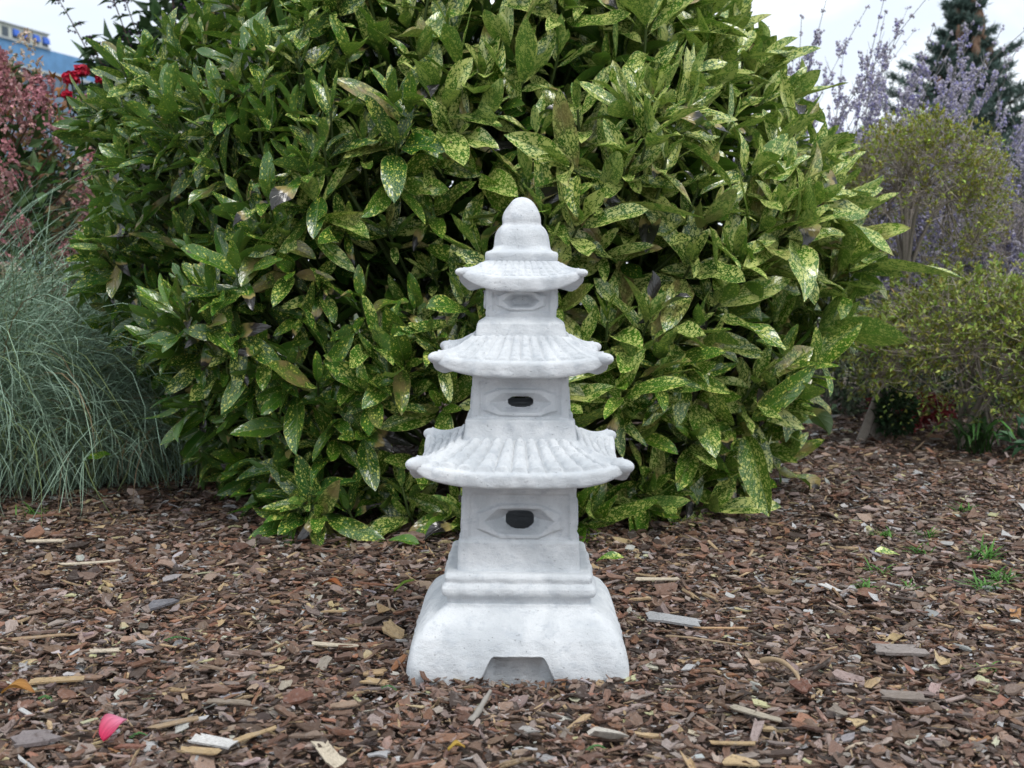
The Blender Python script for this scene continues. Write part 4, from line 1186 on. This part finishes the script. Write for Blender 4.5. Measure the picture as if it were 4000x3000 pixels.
def leafy_tree(label, x, y, H, rad, col, n=2600, L=.16):
    root = thing('leafy_tree', (x, y, 0), label, 'tree', 'distant trees beyond the garden')
    T, Fo = Acc(), Acc()
    V, F = tubes(np.array([[[x, y, -.05], [x + .05, y, H * .35], [x, y, H * .75]]]), np.array([[.13, .10, .04]]), 7); T.add(V, F, np.array([.10, .08, .06]))
    tips = np.array([x, y, H * .62]) + rdir(9, -.2, 1) * np.array(rad) * .7; wood(T, np.array([x, y, H * .3]), tips, .05, .015, (.1, .08, .06))
    for i in range(9):
        c = tips[i]; leafy_mass(Fo, c, np.array(rad) * R.uniform(.38, .6), n // 9, L, np.array(col) * R.uniform(.75, 1.2), .3, .2, .2)
    T.build('trunk', M_TWIG, root, True); Fo.build('crown', M_TINT, root)
leafy_tree('small round distant tree seen between spotted shrub and purple spikes', 6.0, 19., 3.1, (1.1, 1., 1.1), (.05, .085, .06))
leafy_tree('low dark distant tree at right behind the bare twigged shrub', 9.6, 21., 2.2, (2.2, 1.4, .9), (.04, .07, .045), 3600)
leafy_tree('distant tree behind the pink flowering shrub at left', -8.6, 17., 2.5, (1.7, 1.2, .95), (.035, .07, .03), 3600)
leafy_tree('distant tree behind the rose bush at left', -6.2, 16., 2.2, (1.5, 1.1, .85), (.04, .08, .03), 3600)

def box(A, x0, x1, y0, y1, z0, z1, frame=None):
    P = np.array([[x, y, z] for z in (z0, z1) for y in (y0, y1) for x in (x0, x1)], float)
    if frame is not None: P = frame(P)
    A.add(P, [np.array([[0, 2, 3, 1], [4, 5, 7, 6], [0, 1, 5, 4], [2, 6, 7, 3], [0, 4, 6, 2], [1, 3, 7, 5]])])

def wall_mat(name, col, rough=.7):
    return simple_mat(name, col, rough, .12, .6, .2, 3.)

def blue_building():
    # runs away from the viewer; local u along the facade, w outward depth, z up
    ang = math.radians(17.6); o = np.array([-82.8, 189.6]); du = np.array([math.sin(ang), math.cos(ang)]); dw = np.array([-math.cos(ang), math.sin(ang)])
    fr = lambda P: np.stack([o[0] + P[:, 0] * du[0] + P[:, 1] * dw[0], o[1] + P[:, 0] * du[1] + P[:, 1] * dw[1], P[:, 2]], 1)
    root = thing('blue_building', (o[0], o[1], 0), 'blue walled building with a cream top storey and row of blue awnings, far at left', 'building')
    mb = wall_mat('blue_render', (.11, .26, .48)); mc = wall_mat('cream_render', (.50, .52, .47)); mt = wall_mat('grey_trim', (.40, .43, .45)); ma = simple_mat('blue_awning_cloth', (.04, .13, .55), .6, .08); mg = simple_mat('dark_window_glass', (.05, .07, .09), .12, .2)
    E = 11.5
    A = Acc(); box(A, -40, 27, 0, 14, 33.95, 37.6, fr); A.build('wall', mb, root)
    A = Acc(); box(A, -40, 27, .1, 13.9, 0, 33.5, fr); A.build('lower_wall', wall_mat('slate_blue_render', (.15, .21, .29)), root)
    A = Acc(); box(A, -40, E, .08, 13.8, 37.95, 40.1, fr); A.build('upper_storey', mc, root)
    A = Acc(); box(A, -40.2, E + .2, -.25, 14, 40.11, 40.32, fr); box(A, -40.1, E + .2, -.3, 13.9, 37.61, 37.94, fr); box(A, -40.1, 27.1, -.25, 14, 33.51, 33.94, fr); box(A, 20.6, 20.9, -.06, 0, 33.96, 37.59, fr); A.build('trim', mt, root)
    for i, u in enumerate([-13.2, -10.8, -8.4, -6., -3.6, -1.2, 1.2, 3.6, 6.0, 8.4, 10.75]):
        A = Acc(); box(A, u - .72, u + .72, .02, .079, 38.08, 39.6, fr); w = A.build('window', mg, root)
        if i >= 7:
            A = Acc(); q = .66
            P = np.array([[u - q, .015, 38.5], [u + q, .015, 38.5], [u - q, .015, 39.62], [u + q, .015, 39.62], [u - q, -.5, 38.5], [u + q, -.5, 38.5], [u - q, -.3, 39.3], [u + q, -.3, 39.3]])
            A.add(fr(P), [np.array([[0, 1, 5, 4], [4, 5, 7, 6], [6, 7, 3, 2], [0, 4, 6, 2], [1, 3, 7, 5]])]); A.build('awning', ma, root)
    for u in np.arange(-12, 27, 3.):
        A = Acc(); box(A, u - .8, u + .8, .04, .098, 30.6, 32.6, fr); A.build('window', mg, root)
blue_building()

def brick_house():
    root = thing('brick_house', (20.5, 40, 0), 'red brown brick house with a grey green roof far at the right edge', 'house')
    m, n, b, out = material('red_brick'); tc = n.new('ShaderNodeTexCoord').outputs['Object']
    br = n.new('ShaderNodeTexBrick'); n.l.new(n.mapping(tc, (1, 1, 1)), br.inputs[0]); br.inputs['Scale'].default_value = 3.
    br.inputs['Color1'].default_value = (.20, .085, .07, 1); br.inputs['Color2'].default_value = (.16, .07, .06, 1); br.inputs['Mortar'].default_value = (.24, .19, .17, 1)
    n.val(b.inputs['Base Color'], br.outputs[0]); b.inputs['Roughness'].default_value = .85
    A = Acc(); box(A, 16.3, 27, 38, 46, 0, 5.25); A.build('wall', m, root)
    A = Acc(); P = np.array([[15.9, 37.6, 5.26], [27.4, 37.6, 5.26], [15.9, 46.4, 5.26], [27.4, 46.4, 5.26], [16.6, 39.5, 6.05], [26.6, 39.5, 6.05], [16.6, 44.5, 6.05], [26.6, 44.5, 6.05]])
    A.add(P, [np.array([[0, 2, 3, 1], [4, 5, 7, 6], [0, 1, 5, 4], [2, 6, 7, 3], [0, 4, 6, 2], [1, 3, 7, 5]])]); A.build('roof', simple_mat('grey_green_roof', (.26, .31, .29), .7, .12, 2.), root)
brick_house()

def road():
    A = Acc(); A.add(np.array([[4.5, 15.5, -.010], [60, 15.5, -.010], [60, 20, -.010], [4.5, 20, -.010]]), [np.array([[0, 1, 2, 3]])])
    tag(A.build('path', simple_mat('pale_paving', (.42, .41, .40), .8, .1, 3.)), kind='structure')
road()

# ------------------------------------------------------------------ sky, sun, camera
SUN_EL, SUN_AZ = 58., 150.      # degrees; azimuth measured clockwise from +Y
w = bpy.data.worlds.new('World'); scene.world = w; w.use_nodes = True
t = w.node_tree; t.nodes.clear(); n = N(t)
sky = n.new('ShaderNodeTexSky', sky_type='NISHITA'); sky.sun_disc = False
sky.sun_elevation = math.radians(SUN_EL); sky.sun_rotation = math.radians(SUN_AZ); sky.air_density = 1.; sky.dust_density = 3.; sky.ozone_density = 1.
tc = n.new('ShaderNodeTexCoord').outputs['Generated']
cl = n.noise(n.mapping(tc, (1, 1, 2.2)), 3.2, 5., .55, .3)
cloud = n.mix(n.ramp(cl, .38, .62), (8.6, 9.5, 10.7), (13.4, 13.9, 14.4))
col = n.mix(.93, sky.outputs[0], cloud)
bg = n.new('ShaderNodeBackground'); n.l.new(col, bg.inputs[0]); bg.inputs[1].default_value = .078
out = n.new('ShaderNodeOutputWorld'); n.l.new(bg.outputs[0], out.inputs[0])

sun = bpy.data.lights.new('Sun', 'SUN'); sun.energy = 1.3; sun.angle = math.radians(20); sun.color = (1, .97, .92)
so = link(bpy.data.objects.new('Sun', sun))
az = math.radians(SUN_AZ); el = math.radians(SUN_EL)
d = Vector((math.sin(az) * math.cos(el), math.cos(az) * math.cos(el), math.sin(el)))
so.rotation_euler = d.to_track_quat('Z', 'Y').to_euler(); so.location = d * 20

cam = bpy.data.cameras.new('Camera'); co = link(bpy.data.objects.new('Camera', cam))
cam.sensor_width = 36; cam.lens = 2500 / 2212 * 36; cam.clip_end = 2000; cam.clip_start = .05
co.location = (0, CAM_Y, .80); co.rotation_euler = (math.radians(90 - 5.81), 0, 0)
cam.dof.use_dof = True; cam.dof.focus_distance = 2.75; cam.dof.aperture_fstop = 5.6
scene.camera = co
scene.view_settings.view_transform = 'Standard'; scene.view_settings.look = 'None'; scene.view_settings.exposure = .5; scene.view_settings.gamma = 1.
scene.render.resolution_x = 1024; scene.render.resolution_y = 768
scene.cycles.max_bounces = 8; scene.cycles.diffuse_bounces = 4; scene.cycles.transparent_max_bounces = 8
scene.cycles.use_denoising = True
